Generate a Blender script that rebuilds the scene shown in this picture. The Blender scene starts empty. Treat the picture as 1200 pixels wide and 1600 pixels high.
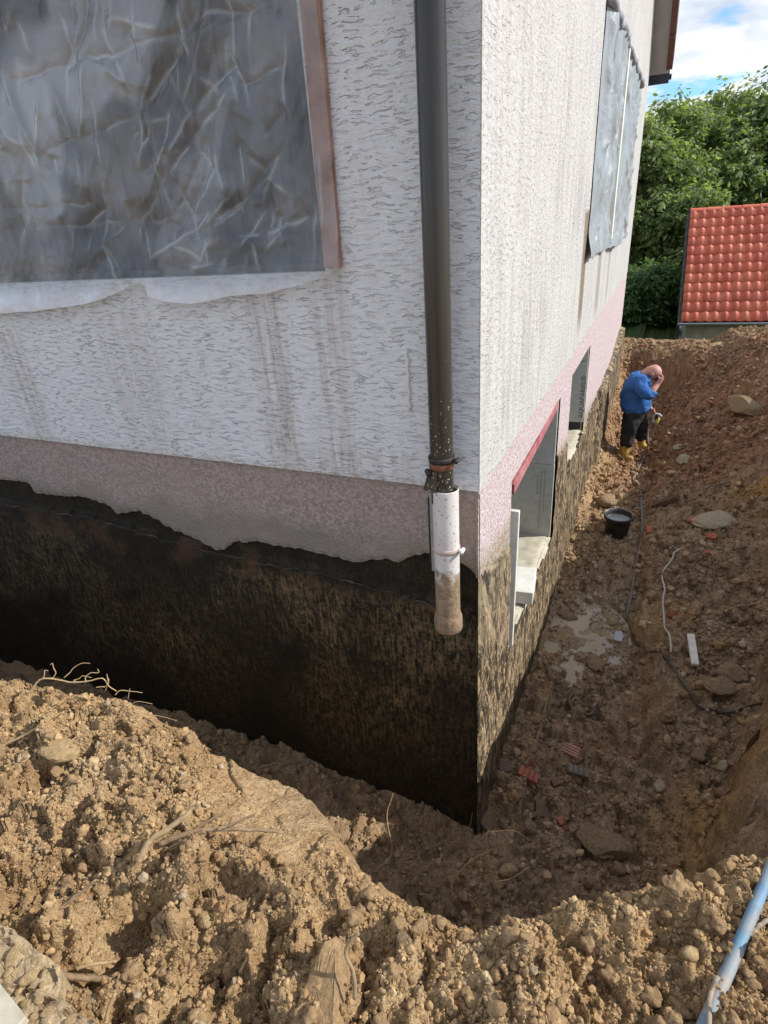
import bpy, bmesh, math, random
import numpy as np
from mathutils import Vector, Matrix
rng = np.random.default_rng(11)
random.seed(5)
S = bpy.context.scene
COL = S.collection

# ------------------------------------------------------------------ camera
R = np.array([[0.91071538, 0.1290488, -0.39235685],
              [0.40727303, -0.43868689, 0.80105087],
              [-0.06874715, -0.88932571, -0.452077]])
F = 913.427
C = np.array([0.60247407, -2.14124936, 1.05055998])
cd = bpy.data.cameras.new('camera')
cam = bpy.data.objects.new('camera', cd)
COL.objects.link(cam)
S.camera = cam
cd.sensor_fit = 'VERTICAL'
cd.sensor_height = 24.0
cd.sensor_width = 18.0
cd.lens = F / 1600 * 24.0
cd.clip_start = 0.02
cd.clip_end = 2000
mw = Matrix.Identity(4)
for i in range(3):
    mw[i][0] = R[i, 0]; mw[i][1] = -R[i, 1]; mw[i][2] = -R[i, 2]; mw[i][3] = C[i]
cam.matrix_world = mw
S.view_settings.view_transform = 'Standard'
S.view_settings.look = 'None'
S.view_settings.gamma = 1
S.view_settings.exposure = 0.75

# ------------------------------------------------------------------ sky and sun
SUN_AZ, SUN_EL = math.radians(19), math.radians(37)
world = bpy.data.worlds.new('World')
S.world = world
world.use_nodes = True
wt = world.node_tree
for n in list(wt.nodes):
    wt.nodes.remove(n)
def wn(t, **kw):
    n = wt.nodes.new(t)
    for k, v in kw.items():
        setattr(n, k, v)
    return n
wo = wn('ShaderNodeOutputWorld'); wb = wn('ShaderNodeBackground')
wb.inputs['Strength'].default_value = 0.12
sky = wn('ShaderNodeTexSky', sky_type='NISHITA', sun_disc=False)
sky.sun_elevation = SUN_EL
sky.sun_rotation = math.pi / 2 - SUN_AZ
sky.air_density = 1.0; sky.dust_density = 0.1; sky.ozone_density = 2.5
tc = wn('ShaderNodeTexCoord')
sx = wn('ShaderNodeSeparateXYZ'); wt.links.new(tc.outputs['Generated'], sx.inputs[0])
za = wn('ShaderNodeMath', operation='ADD'); za.inputs[1].default_value = 0.22
zm = wn('ShaderNodeMath', operation='MAXIMUM'); zm.inputs[1].default_value = 0.05
wt.links.new(sx.outputs[2], zm.inputs[0]); wt.links.new(zm.outputs[0], za.inputs[0])
dx = wn('ShaderNodeMath', operation='DIVIDE'); dy = wn('ShaderNodeMath', operation='DIVIDE')
wt.links.new(sx.outputs[0], dx.inputs[0]); wt.links.new(za.outputs[0], dx.inputs[1])
wt.links.new(sx.outputs[1], dy.inputs[0]); wt.links.new(za.outputs[0], dy.inputs[1])
cx = wn('ShaderNodeCombineXYZ')
wt.links.new(dx.outputs[0], cx.inputs[0]); wt.links.new(dy.outputs[0], cx.inputs[1])
cx.inputs[2].default_value = 3.7
cn = wn('ShaderNodeTexNoise'); cn.inputs['Scale'].default_value = 2.1; cn.inputs['Detail'].default_value = 7
cn.inputs['Roughness'].default_value = 0.55
wt.links.new(cx.outputs[0], cn.inputs['Vector'])
cr = wn('ShaderNodeValToRGB')
cr.color_ramp.elements[0].position = 0.42; cr.color_ramp.elements[1].position = 0.50
wt.links.new(cn.outputs[0], cr.inputs[0])
cn2 = wn('ShaderNodeTexNoise'); cn2.inputs['Scale'].default_value = 5.0; cn2.inputs['Detail'].default_value = 6
wt.links.new(cx.outputs[0], cn2.inputs['Vector'])
cc = wn('ShaderNodeValToRGB')
cc.color_ramp.elements[0].position = 0.35; cc.color_ramp.elements[0].color = (3.3, 3.75, 4.5, 1)
cc.color_ramp.elements[1].position = 0.62; cc.color_ramp.elements[1].color = (5.6, 5.7, 5.8, 1)
wt.links.new(cn2.outputs[0], cc.inputs[0])
tint = wn('ShaderNodeMixRGB', blend_type='MULTIPLY'); tint.inputs[0].default_value = 1; tint.inputs[2].default_value = (.55, .78, 1.05, 1)
wt.links.new(sky.outputs[0], tint.inputs[1])
mx = wn('ShaderNodeMixRGB')
wt.links.new(cr.outputs[0], mx.inputs[0]); wt.links.new(tint.outputs[0], mx.inputs[1]); wt.links.new(cc.outputs[0], mx.inputs[2])
wt.links.new(mx.outputs[0], wb.inputs['Color'])
wt.links.new(wb.outputs[0], wo.inputs['Surface'])

sl = bpy.data.lights.new('sun', 'SUN')
sl.energy = 3.0
sl.angle = math.radians(0.6)
sl.color = (1.0, 0.95, 0.87)
sun = bpy.data.objects.new('sun', sl)
COL.objects.link(sun)
sd = Vector((math.cos(SUN_AZ) * math.cos(SUN_EL), math.sin(SUN_AZ) * math.cos(SUN_EL), math.sin(SUN_EL)))
sun.rotation_euler = sd.to_track_quat('Z', 'Y').to_euler()
sun.location = (20, 10, 30)

# ------------------------------------------------------------------ measuring helpers (camera rays met with real planes and the real ground)
def ray(px, py):
    return R @ np.array([px - 600.0, py - 800.0, F])
def spot(px, py, ax, val):
    r = ray(px, py)
    return C + (val - C[ax]) / r[ax] * r
def project(P):
    v = (np.asarray(P, float) - C) @ R
    z = np.maximum(v[..., 2], 1e-6)
    return 600 + F * v[..., 0] / z, 800 + F * v[..., 1] / z, v[..., 2]

# ------------------------------------------------------------------ noise
def hsh(ix, iy, seed):
    h = (ix.astype(np.int64) * 374761393 + iy.astype(np.int64) * 668265263 + seed * 1442695041) & 0xFFFFFFFF
    h = ((h ^ (h >> 13)) * 1274126177) & 0xFFFFFFFF
    h = ((h ^ (h >> 16)) * 2246822519) & 0xFFFFFFFF
    return ((h ^ (h >> 15)) & 0xFFFFFF) / float(0xFFFFFF)
def vnoise(x, y, seed=0):
    ix = np.floor(x); iy = np.floor(y)
    fx = x - ix; fy = y - iy
    fx = fx * fx * fx * (fx * (fx * 6 - 15) + 10); fy = fy * fy * fy * (fy * (fy * 6 - 15) + 10)
    a = hsh(ix, iy, seed); b = hsh(ix + 1, iy, seed); c = hsh(ix, iy + 1, seed); d = hsh(ix + 1, iy + 1, seed)
    return ((a + (b - a) * fx) * (1 - fy) + (c + (d - c) * fx) * fy) * 2 - 1
def fbm(x, y, seed=0, octv=4, gain=0.5):
    s = 0; a = 1.0; t = 0
    for o in range(octv):
        s = s + a * vnoise(x + 17.3 * o, y - 9.1 * o, seed + o); t += a
        a *= gain; x = x * 2.03; y = y * 2.03
    return s / t
def lumps(x, y, sc, seed, fill=0.9):
    """rounded clods on a jittered grid: height in units of the cell"""
    x = x / sc; y = y / sc
    ix = np.floor(x); iy = np.floor(y)
    out = np.zeros_like(x)
    for i in (-1, 0, 1):
        for j in (-1, 0, 1):
            cxx = ix + i; cyy = iy + j
            px = cxx + hsh(cxx, cyy, seed); py = cyy + hsh(cxx, cyy, seed + 1)
            r = 0.25 + 0.5 * hsh(cxx, cyy, seed + 2) * fill
            on = hsh(cxx, cyy, seed + 3) < fill
            d2 = ((x - px) ** 2 + (y - py) ** 2) / (r * r)
            out = np.maximum(out, np.where(on, r * np.sqrt(np.maximum(0, 1 - d2)), 0))
    return out * sc
def facets(x, y, sc, seed, tilt=.55):
    """broken angular lumps: every cell of a jittered grid is a small tilted plane"""
    x = x / sc; y = y / sc
    ix = np.floor(x); iy = np.floor(y)
    best = np.full(np.shape(x), 9.0); out = np.zeros_like(x)
    for i in (-1, 0, 1):
        for j in (-1, 0, 1):
            cxx = ix + i; cyy = iy + j
            ddx = x - cxx - hsh(cxx, cyy, seed); ddy = y - cyy - hsh(cxx, cyy, seed + 1)
            d2 = ddx * ddx + ddy * ddy
            h = (hsh(cxx, cyy, seed + 2) - .5) + tilt * 2 * ((hsh(cxx, cyy, seed + 3) - .5) * ddx + (hsh(cxx, cyy, seed + 4) - .5) * ddy) - .35 * d2
            out = np.where(d2 < best, h, out); best = np.minimum(best, d2)
    return out * sc
def trough(x, y, A, B, w):
    ax, ay = A; dx_, dy_ = B[0] - A[0], B[1] - A[1]; l2 = dx_ * dx_ + dy_ * dy_
    t_ = np.clip(((x - ax) * dx_ + (y - ay) * dy_) / l2, 0, 1)
    return np.exp(-((x - ax - t_ * dx_) ** 2 + (y - ay - t_ * dy_) ** 2) / (w * w))
def sst(a, b, t):
    t = np.clip((t - a) / (b - a), 0, 1)
    return t * t * (3 - 2 * t)
def smax(a, b, k=0.06):
    h = np.clip(0.5 + 0.5 * (a - b) / k, 0, 1)
    return b * (1 - h) + a * h + k * h * (1 - h)

# ------------------------------------------------------------------ ground shape
def rim_y(x):
    return np.interp(x, [-8, -4, -1.71, -1.15, -.84, -.585, -.2, .1, .35, .5, .74, 1.04, 1.3, 2.5, 6],
                     [-1.2, -1.15, -1.14, -1.10, -1.17, -1.30, -1.38, -1.39, -1.37, -1.28, -1.14, -.90, -.70, -.3, .3])
def gauss(x, y, cx_, cy_, r):
    return np.exp(-((x - cx_) ** 2 + (y - cy_) ** 2) / (r * r))
RL = spot(1150, 1352, 2, -.56)[:2]; RL2 = spot(1060, 1400, 2, -.56)[:2]
def ground_base(x, y):
    # near side ground and its bank down into the trench
    yr = rim_y(x) + 0.05 * fbm(x * 3.1, y * 0.7, 5, 3)
    e = y - yr
    z0 = -0.60 + 0.05 * fbm(x * 2.2, y * 2.2, 21, 3) - 0.03 * np.maximum(0, -e)
    rw = 0.27 * np.exp(-((x + 0.40) / 0.34) ** 2) + 0.03
    ramp = np.clip(e, 0, rw)
    zn = z0 - 0.62 * ramp - 1.55 * sst(0, 0.42, e - rw)
    z0 = z0 + .13 * gauss(x, y, RL[0], RL[1], .10) + .07 * gauss(x, y, RL2[0], RL2[1], .06)
    zn = z0 - 0.62 * ramp - 1.55 * sst(0, 0.42, e - rw)
    # trench floor
    zf = np.interp(y, [-3, -.3, 2.4, 2.85, 3.1, 3.6, 5, 6.3, 7.6, 8.6], [-2.15, -2.26, -2.29, -2.27, -2.17, -2.15, -2.2, -2.26, -2.12, -1.95])
    zf = np.where(x < 0, np.interp(x, [-6, -3, -1.4, -.7, 0.1], [-2.25, -2.1, -2.04, -2.13, -2.25]), zf) + 0.035 * fbm(x * 2.3, y * 2.3, 31, 3)
    # soil left against the right hand wall
    zw = np.interp(y, [-1, 0.3, 2, 3.5, 5, 6.6, 8.3], [-2.4, -2.28, -2.27, -2.12, -2.0, -1.75, -1.4])
    zf = np.where(x > -0.5, zf + np.maximum(0, zw - zf) * np.exp(-np.maximum(0, x) / 0.17), zf)
    # right hand slope
    xt = np.interp(y, [-.6, .3, .8, 1.5, 2.2, 3.9, 6.3, 9], [.95, 1.0, .9, .78, .71, .64, .66, .7]) + 0.05 * fbm(y * 2.1, x * .3, 41, 3)
    d = x - xt
    g = np.interp(y, [-1, 2, 3.5, 5, 7, 9], [.18, .2, .27, .45, .75, .9])
    st = np.interp(y, [-1, .6, 1.2, 2.2, 3.2, 4.2, 6], [.05, .05, .16, .24, .2, .12, .05])
    zr = zf + st * sst(0, 0.16, d) + g * np.maximum(0, d - 0.08)
    xb = np.interp(y, [-1, -.5, 0, .5, 1, 2, 3.3, 4.3, 5, 7, 9], [.9, .97, 1.06, 1.17, 1.32, 1.6, 1.74, 1.72, 1.95, 2.2, 2.4]) + 0.09 * fbm(y * 2.3, x * .8, 51, 4)
    ztop = np.interp(y, [-1, 3, 5, 7, 9], [-.55, -.5, -.6, -.85, -1.05]) + 0.08 * fbm(x * 1.5, y * 1.5, 61, 3)
    zr = np.minimum(zr, ztop)
    zr = zr + np.maximum(0, ztop - zr) * sst(0, 0.33, x - xb)
    # bank at the far end, then falling ground beyond
    ye = 8.45 + 0.15 * fbm(x * 1.9, y * .4, 71, 3)
    zb = np.interp(y, [9, 10, 11.5, 13.5, 20, 60], [-1.27, -1.34, -1.8, -2.3, -2.4, -2.0]) + 0.05 * fbm(x * 3, y * 3, 81, 3)
    k = sst(0, 0.4, y - ye)
    far = np.where(y > 9.2, zb, zr)
    zr = zr + (np.maximum(zb, np.where(y < 9.6, zr, zb)) - zr) * k
    z = np.where(y > 9.8, zb + np.clip(x - 2.2, 0, 3) * 0.12 * np.clip((14 - y) / 4, 0, 1), zr)
    z = smax(z, np.where(x > 0.2, np.where(e < 1.6, zn, -9), zn), 0.05)
    z = np.where(e < 0, smax(z0, np.where(x > .6, zr, -9), .05), z)
    return z, e
PUD = -2.302
def _g(a, b): 
    q = spot(a, b, 2, -.62); return (q[0], q[1])
GULLIES = [(_g(150, 1500), _g(225, 1425), .05, .09), (_g(395, 1590), _g(432, 1440), .028, .08), (_g(432, 1440), _g(350, 1370), .035, .05), (_g(60, 1190), _g(20, 1260), .03, .05), (_g(100, 1300), _g(150, 1230), .035, .06), (_g(600, 1440), _g(585, 1500), .022, .05), (_g(250, 1600), _g(300, 1520), .03, .06), (_g(690, 1470), _g(660, 1540), .03, .04)]
def ground_h(x, y, fine=True):
    x = np.asarray(x, float); y = np.asarray(y, float)
    z, e = ground_base(x, y)
    zx, _ = ground_base(x + .02, y); zy, _ = ground_base(x, y + .02)
    steep = sst(.9, 2.2, np.hypot(zx - z, zy - z) / .02)
    near = sst(0.12, -0.05, e)                        # loose crumbly soil on the near edge
    smooth = np.exp(-((x + .36) / .4) ** 2) * sst(-.02, .08, e) * sst(.6, .4, e)
    rough = (1 - 0.55 * smooth) * (1 - .85 * steep)
    z = z + (0.05 * fbm(x * 6, y * 6, 101, 3) + 0.02 * fbm(x * 17, y * 17, 104, 3)) * rough * (0.5 + 0.5 * near)
    xw = x + .02 * vnoise(x * 23, y * 23, 3) + .008 * vnoise(x * 70, y * 70, 4); yw = y + .02 * vnoise(x * 23, y * 23, 5) + .008 * vnoise(x * 70, y * 70, 6)
    z = z + near * rough * (0.42 * facets(xw, yw, .16, 111) + .35 * lumps(xw, yw, .15, 115, .45) + .05 * fbm(x * 4.2, y * 4.2, 118, 2))
    for A_, B_, w_, d_ in GULLIES:
        z = z - d_ * trough(xw, yw, A_, B_, w_) * near
    if fine:
        z = z + rough * (near * .65 + .1) * facets(xw, yw, .055, 121, .8) + rough * near * .45 * lumps(xw, yw, .042, 125, .5)
        tr = (1 - near)
        z = z + tr * rough * (.45 * facets(x + .03 * vnoise(x * 14, y * 14, 13), y + .03 * vnoise(x * 14, y * 14, 14), .14, 131, .7) + .4 * facets(xw, yw, .06, 134, .7)) * np.where(y > 8.8, .6, 1)
        z = z + rough * near * .6 * facets(xw, yw, .022, 145, .9)
        z = z + rough * 0.008 * fbm(x * 50, y * 50, 141, 3)
    # smeared wet hollow with the puddle
    pd = gauss(x, y, .17, 2.30, .24) + .9 * gauss(x, y, .45, 2.08, .15) + .8 * gauss(x, y, .10, 1.90, .18)
    pd = np.clip(pd, 0, 1)
    z = z + (PUD - .006 + 0.045 * fbm(x * 7, y * 7, 151, 4) + .02 * np.maximum(0, fbm(x * 22, y * 22, 152, 2)) - z) * np.clip(pd * 1.3, 0, 1) * sst(.02, .1, x + .05)
    return z
def on_ground(px, py, lift=0.0):
    r = ray(px, py)
    r = r / np.linalg.norm(r)
    t = np.concatenate([np.arange(.9, 4, .006), np.arange(4, 16, .015)])
    P = C[None] + t[:, None] * r[None]
    below = P[:, 2] < ground_h(P[:, 0], P[:, 1])
    inside = (P[:, 0] < -.02) & (P[:, 1] > 0.02)
    below &= ~inside
    i = int(np.argmax(below)) if below.any() else len(t) - 1
    p = P[i].copy()
    p[2] = float(ground_h(p[0:1], p[1:2])[0]) + lift
    return p
def depth(p):
    return float(((np.asarray(p) - C) @ R)[2])
def soil_colour(x, y, z, jit=None):
    """true soil colours by place: dry tan topsoil, moist brown subsoil, ochre clay, sandy spill"""
    _, e = ground_base(x, y)
    n1 = fbm(x * 3, y * 3, 201, 4); n2 = fbm(x * 14, y * 14, 211, 4); n3 = fbm(x * 45, y * 45, 221, 2)
    dry = np.array([.45, .305, .16]); dry2 = np.array([.33, .21, .105]); pale = np.array([.53, .40, .235])
    moist = np.array([.30, .208, .13]); red = np.array([.27, .148, .084]); ochre = np.array([.42, .25, .105])
    sand = np.array([.44, .31, .17]); wet = np.array([.40, .315, .215])
    c = dry[None] + (dry2 - dry)[None] * np.clip(.5 + n2, 0, 1)[:, None]
    c = c + (pale - c) * np.clip(n1 * .8 + n3 * .5 - .05, 0, .6)[:, None]
    w = np.clip(sst(.1, .5, e + .15 * n1) * np.where(x < .2, .55, 1), 0, 1)
    w = np.maximum(w, sst(.55, .95, x + .12 * n2) * sst(-.75, -.35, y) )
    w = np.where((x < .25) & (e < .45), np.minimum(w, .5), w)
    m = moist[None] + (red - moist)[None] * np.clip(sst(3.5, 6, y) + .5 * n1, 0, 1)[:, None]
    m = m * (1 + .45 * n2 + .35 * n3)[:, None]
    m = m + (np.array([.46, .36, .24])[None] - m) * np.clip(n3 * 1.6 - .55, 0, .6)[:, None]
    oc = np.clip(gauss(x, y, .8, 2.3, .3) + gauss(x, y, 1.2, .35, .35) + gauss(x, y, 1.75, 4.3, .3) + .5 * n1 - .15, 0, .8)
    m = m + (ochre - m) * oc[:, None]
    sa = np.clip(gauss(x, y, .05, 5.6, .28) * 1.2 + .8 * gauss(x, y, .15, 4.6, .3) + .35 * gauss(x, y, .4, 3.6, .4) + .3 * n2 * (x < .6) * (y > 2.8) * (y < 6), 0, .9)
    m = m + (sand - m) * sa[:, None]
    pw = np.clip(gauss(x, y, .35, 2.35, .5) * 1.0 + .3 * n2, 0, .85) * (y > .9) * (y < 3.6)
    m = m + (wet - m) * pw[:, None]
    top = sst(8.5, 8.9, y + .2 * n1) * sst(-1.45, -1.2, z)
    m = m + (np.array([.30, .20, .115])[None] - m) * top[:, None]
    c = c + (m - c) * np.clip(w, 0, 1)[:, None]
    if jit is not None:
        c = c * jit[:, None]
    return np.clip(c, .01, .8)

# ------------------------------------------------------------------ mesh helpers
def tagged(o, label=None, cat=None, group=None, kind=None):
    if label: o['label'] = label
    if cat: o['category'] = cat
    if group: o['group'] = group
    if kind: o['kind'] = kind
    return o
def link(name, me, parent=None):
    o = bpy.data.objects.new(name, me)
    COL.objects.link(o)
    if parent is not None:
        o.parent = parent
    return o
def mesh(name, V, Fc, m, parent=None, smooth=False, cols=None):
    me = bpy.data.meshes.new(name)
    me.from_pydata([tuple(map(float, v)) for v in V], [], [tuple(map(int, f)) for f in Fc])
    if m: me.materials.append(m)
    if smooth:
        me.polygons.foreach_set('use_smooth', [True] * len(me.polygons))
    if cols is not None:
        a = me.color_attributes.new('Col', 'FLOAT_COLOR', 'POINT')
        a.data.foreach_set('color', np.concatenate([cols, np.ones((len(cols), 1))], 1).astype(np.float32).ravel())
    me.update()
    return link(name, me, parent)
def np_mesh(name, V, T, m, parent=None, smooth=False, cols=None, nv=3):
    me = bpy.data.meshes.new(name)
    me.vertices.add(len(V)); me.vertices.foreach_set('co', np.asarray(V, np.float32).ravel())
    nf = len(T)
    me.loops.add(nf * nv); me.loops.foreach_set('vertex_index', np.asarray(T, np.int32).ravel())
    me.polygons.add(nf)
    me.polygons.foreach_set('loop_start', np.arange(0, nf * nv, nv, dtype=np.int32))
    me.polygons.foreach_set('loop_total', np.full(nf, nv, np.int32))
    me.polygons.foreach_set('use_smooth', np.full(nf, smooth))
    if cols is not None:
        a = me.color_attributes.new('Col', 'FLOAT_COLOR', 'POINT')
        a.data.foreach_set('color', np.concatenate([cols, np.ones((len(cols), 1))], 1).astype(np.float32).ravel())
    if m: me.materials.append(m)
    me.update(calc_edges=True); me.validate()
    return link(name, me, parent)
class MB:
    def __init__(s): s.V = []; s.F = []
    def add(s, V, Fc):
        b = len(s.V); s.V += [tuple(v) for v in V]; s.F += [tuple(i + b for i in f) for f in Fc]; return s
    def box(s, x0, x1, y0, y1, z0, z1, M=None):
        V = [(x, y, z) for x in (x0, x1) for y in (y0, y1) for z in (z0, z1)]
        if M is not None: V = [M @ Vector(v) for v in V]
        return s.add(V, [(0, 1, 3, 2), (4, 6, 7, 5), (0, 4, 5, 1), (2, 3, 7, 6), (0, 2, 6, 4), (1, 5, 7, 3)])
    def tube(s, pts, rad, n=8, caps=True):
        pts = [Vector(p) for p in pts]
        if not hasattr(rad, '__len__'): rad = [rad] * len(pts)
        V = []; up = Vector((0, 0, 1))
        prev = None
        for i, p in enumerate(pts):
            t = (pts[min(i + 1, len(pts) - 1)] - pts[max(i - 1, 0)]).normalized()
            if prev is None:
                a = t.cross(up if abs(t.z) < .9 else Vector((1, 0, 0))).normalized()
            else:
                a = (prev - t * prev.dot(t)).normalized()
            prev = a; b = t.cross(a)
            for k in range(n):
                an = 2 * math.pi * k / n
                V.append(p + (a * math.cos(an) + b * math.sin(an)) * rad[i])
        Fc = []
        for i in range(len(pts) - 1):
            for k in range(n):
                Fc.append((i * n + k, i * n + (k + 1) % n, (i + 1) * n + (k + 1) % n, (i + 1) * n + k))
        if caps:
            Fc.append(tuple(reversed(range(n)))); Fc.append(tuple((len(pts) - 1) * n + k for k in range(n)))
        return s.add(V, Fc)
    def lathe(s, prof, n=28, o=(0, 0, 0)):
        V = []; 
        for r, z in prof:
            for k in range(n):
                a = 2 * math.pi * k / n
                V.append((o[0] + r * math.cos(a), o[1] + r * math.sin(a), o[2] + z))
        Fc = []
        for i in range(len(prof) - 1):
            for k in range(n):
                Fc.append((i * n + k, i * n + (k + 1) % n, (i + 1) * n + (k + 1) % n, (i + 1) * n + k))
        return s.add(V, Fc)
    def build(s, name, m, parent=None, smooth=False, bevel=0):
        o = mesh(name, s.V, s.F, m, parent, smooth)
        if bevel:
            b = o.modifiers.new('bevel', 'BEVEL'); b.width = bevel; b.segments = 2; b.limit_method = 'ANGLE'
        return o
def empty(name, loc=(0, 0, 0), label=None, cat=None, group=None):
    o = bpy.data.objects.new(name, None)
    COL.objects.link(o); o.location = loc
    o.empty_display_size = .1
    return tagged(o, label, cat, group)
def smooth_path(pts, n=6):
    pts = [np.asarray(p, float) for p in pts]
    out = []
    for i in range(len(pts) - 1):
        p0 = pts[max(i - 1, 0)]; p1 = pts[i]; p2 = pts[i + 1]; p3 = pts[min(i + 2, len(pts) - 1)]
        for k in range(n):
            t = k / n
            out.append(.5 * ((2 * p1) + (p2 - p0) * t + (2 * p0 - 5 * p1 + 4 * p2 - p3) * t * t + (3 * p1 - p0 - 3 * p2 + p3) * t ** 3))
    out.append(pts[-1])
    return out
def wall_cells(ax, lo, hi, us, zs, holes, m, name, parent):
    """thick wall slab: ax = axis of thickness (0 or 1) between lo and hi; us / zs ranges; holes as (u0,u1,z0,z1)"""
    U = sorted(set(list(us) + [h for q in holes for h in q[:2]])); Z = sorted(set(list(zs) + [h for q in holes for h in q[2:]]))
    def solid(i, j):
        if i < 0 or j < 0 or i >= len(U) - 1 or j >= len(Z) - 1: return False
        u = (U[i] + U[i + 1]) / 2; z = (Z[j] + Z[j + 1]) / 2
        return not any(q[0] < u < q[1] and q[2] < z < q[3] for q in holes)
    V = []; Fc = []; idx = {}
    def vid(i, j, s):
        k = (i, j, s)
        if k not in idx:
            idx[k] = len(V); d = hi if s else lo
            V.append((d, U[i], Z[j]) if ax == 0 else (U[i], d, Z[j]))
        return idx[k]
    for i in range(len(U) - 1):
        for j in range(len(Z) - 1):
            if not solid(i, j): continue
            for s in (0, 1):
                f = [vid(i, j, s), vid(i + 1, j, s), vid(i + 1, j + 1, s), vid(i, j + 1, s)]
                Fc.append(f if s else f[::-1])
            for (di, dj, a, b) in ((-1, 0, (i, j), (i, j + 1)), (1, 0, (i + 1, j), (i + 1, j + 1)), (0, -1, (i, j), (i + 1, j)), (0, 1, (i, j + 1), (i + 1, j + 1))):
                if not solid(i + di, j + dj):
                    Fc.append([vid(*a, 0), vid(*b, 0), vid(*b, 1), vid(*a, 1)])
    me = bpy.data.meshes.new(name); me.from_pydata(V, [], Fc)
    bm = bmesh.new(); bm.from_mesh(me); bmesh.ops.recalc_face_normals(bm, faces=bm.faces); bm.to_mesh(me); bm.free()
    me.materials.append(m)
    return link(name, me, parent)

# ------------------------------------------------------------------ material helpers
class NT:
    def __init__(s, name, rough=.8, spec=.3):
        s.m = bpy.data.materials.new(name); s.m.use_nodes = True; s.t = s.m.node_tree
        s.b = s.t.nodes['Principled BSDF']; s.out = s.t.nodes['Material Output']
        s.b.inputs['Roughness'].default_value = rough
        s.b.inputs['Specular IOR Level'].default_value = spec
        s.geo = s.t.nodes.new('ShaderNodeNewGeometry')
    def pos(s): return s.geo.outputs['Position']
    def local(s):
        return s.n('ShaderNodeTexCoord').outputs['Object']
    def n(s, t, **kw):
        q = s.t.nodes.new(t)
        for k, v in kw.items(): setattr(q, k, v)
        return q
    def put(s, sock, v):
        if isinstance(v, bpy.types.NodeSocket): s.t.links.new(v, sock)
        elif isinstance(v, (tuple, list)) and len(v) == 3 and sock.type == 'RGBA': sock.default_value = (*v, 1)
        else: sock.default_value = v
    def scale(s, v, sc):
        q = s.n('ShaderNodeMapping'); s.put(q.inputs['Vector'], v); q.inputs['Scale'].default_value = sc; return q.outputs[0]
    def noise(s, v, scale=5, detail=4, rough=.55, dist=0):
        q = s.n('ShaderNodeTexNoise'); s.put(q.inputs['Vector'], v); q.inputs['Scale'].default_value = scale
        q.inputs['Detail'].default_value = detail; q.inputs['Roughness'].default_value = rough; q.inputs['Distortion'].default_value = dist
        return q.outputs[0]
    def voro(s, v, scale=5, feature='F1', out='Distance', rnd=1):
        q = s.n('ShaderNodeTexVoronoi', feature=feature); s.put(q.inputs['Vector'], v); q.inputs['Scale'].default_value = scale
        q.inputs['Randomness'].default_value = rnd
        return q.outputs[out]
    def ramp(s, f, stops, interp='LINEAR'):
        q = s.n('ShaderNodeValToRGB'); q.color_ramp.interpolation = interp
        e = q.color_ramp.elements
        while len(e) < len(stops): e.new(.5)
        for i, (p, c) in enumerate(stops):
            e[i].position = p; e[i].color = (c, c, c, 1) if not hasattr(c, '__len__') else (*c, 1)
        s.put(q.inputs[0], f); return q.outputs[0]
    def mix(s, f, a, b, mode='MIX'):
        q = s.n('ShaderNodeMixRGB', blend_type=mode); s.put(q.inputs[0], f); s.put(q.inputs[1], a); s.put(q.inputs[2], b); return q.outputs[0]
    def math(s, op, a, b=0.0, c=None, clamp=False):
        q = s.n('ShaderNodeMath', operation=op, use_clamp=clamp); s.put(q.inputs[0], a); s.put(q.inputs[1], b)
        if c is not None: s.put(q.inputs[2], c)
        return q.outputs[0]
    def xyz(s, v, i):
        q = s.n('ShaderNodeSeparateXYZ'); s.put(q.inputs[0], v); return q.outputs[i]
    def band(s, v, a, b, c=None, d=None):
        """0..1 rise between a and b, optional fall between c and d"""
        q = s.n('ShaderNodeMapRange', interpolation_type='SMOOTHSTEP'); s.put(q.inputs[0], v); q.inputs[1].default_value = a; q.inputs[2].default_value = b
        o = q.outputs[0]
        if c is not None:
            p = s.n('ShaderNodeMapRange', interpolation_type='SMOOTHSTEP'); s.put(p.inputs[0], v); p.inputs[1].default_value = c; p.inputs[2].default_value = d
            p.inputs[3].default_value = 1; p.inputs[4].default_value = 0
            o = s.math('MULTIPLY', o, p.outputs[0])
        return o
    def bump(s, h, strength=.5, dist=.01, prev=None):
        q = s.n('ShaderNodeBump'); q.inputs['Strength'].default_value = strength; q.inputs['Distance'].default_value = dist
        s.put(q.inputs['Height'], h)
        if prev is not None: s.put(q.inputs['Normal'], prev)
        return q.outputs[0]
    def col(s, c): s.put(s.b.inputs['Base Color'], c); return s
    def rgh(s, c): s.put(s.b.inputs['Roughness'], c); return s
    def nrm(s, c): s.put(s.b.inputs['Normal'], c); return s
def plain(name, c, rough=.6, spec=.3, var=.15, scale=30, bump=.1, metal=0, dirt=None, dirt_amt=.4):
    t = NT(name, rough, spec)
    v = t.local()
    n = t.noise(v, scale, 5)
    k = t.ramp(n, [(.3, 1 - var), (.7, 1 + var)])
    cc_ = t.mix(1, c, k, 'MULTIPLY')
    if dirt is not None:
        d = t.ramp(t.noise(v, scale * .35, 6, .65), [(.5 - .18 * dirt_amt, 0), (.5 + .22, 1)])
        cc_ = t.mix(t.math('MULTIPLY', d, dirt_amt * 1.2, clamp=True), cc_, dirt)
    t.col(cc_)
    t.b.inputs['Metallic'].default_value = metal
    if bump: t.nrm(t.bump(n, bump, .004))
    return t.m

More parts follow.
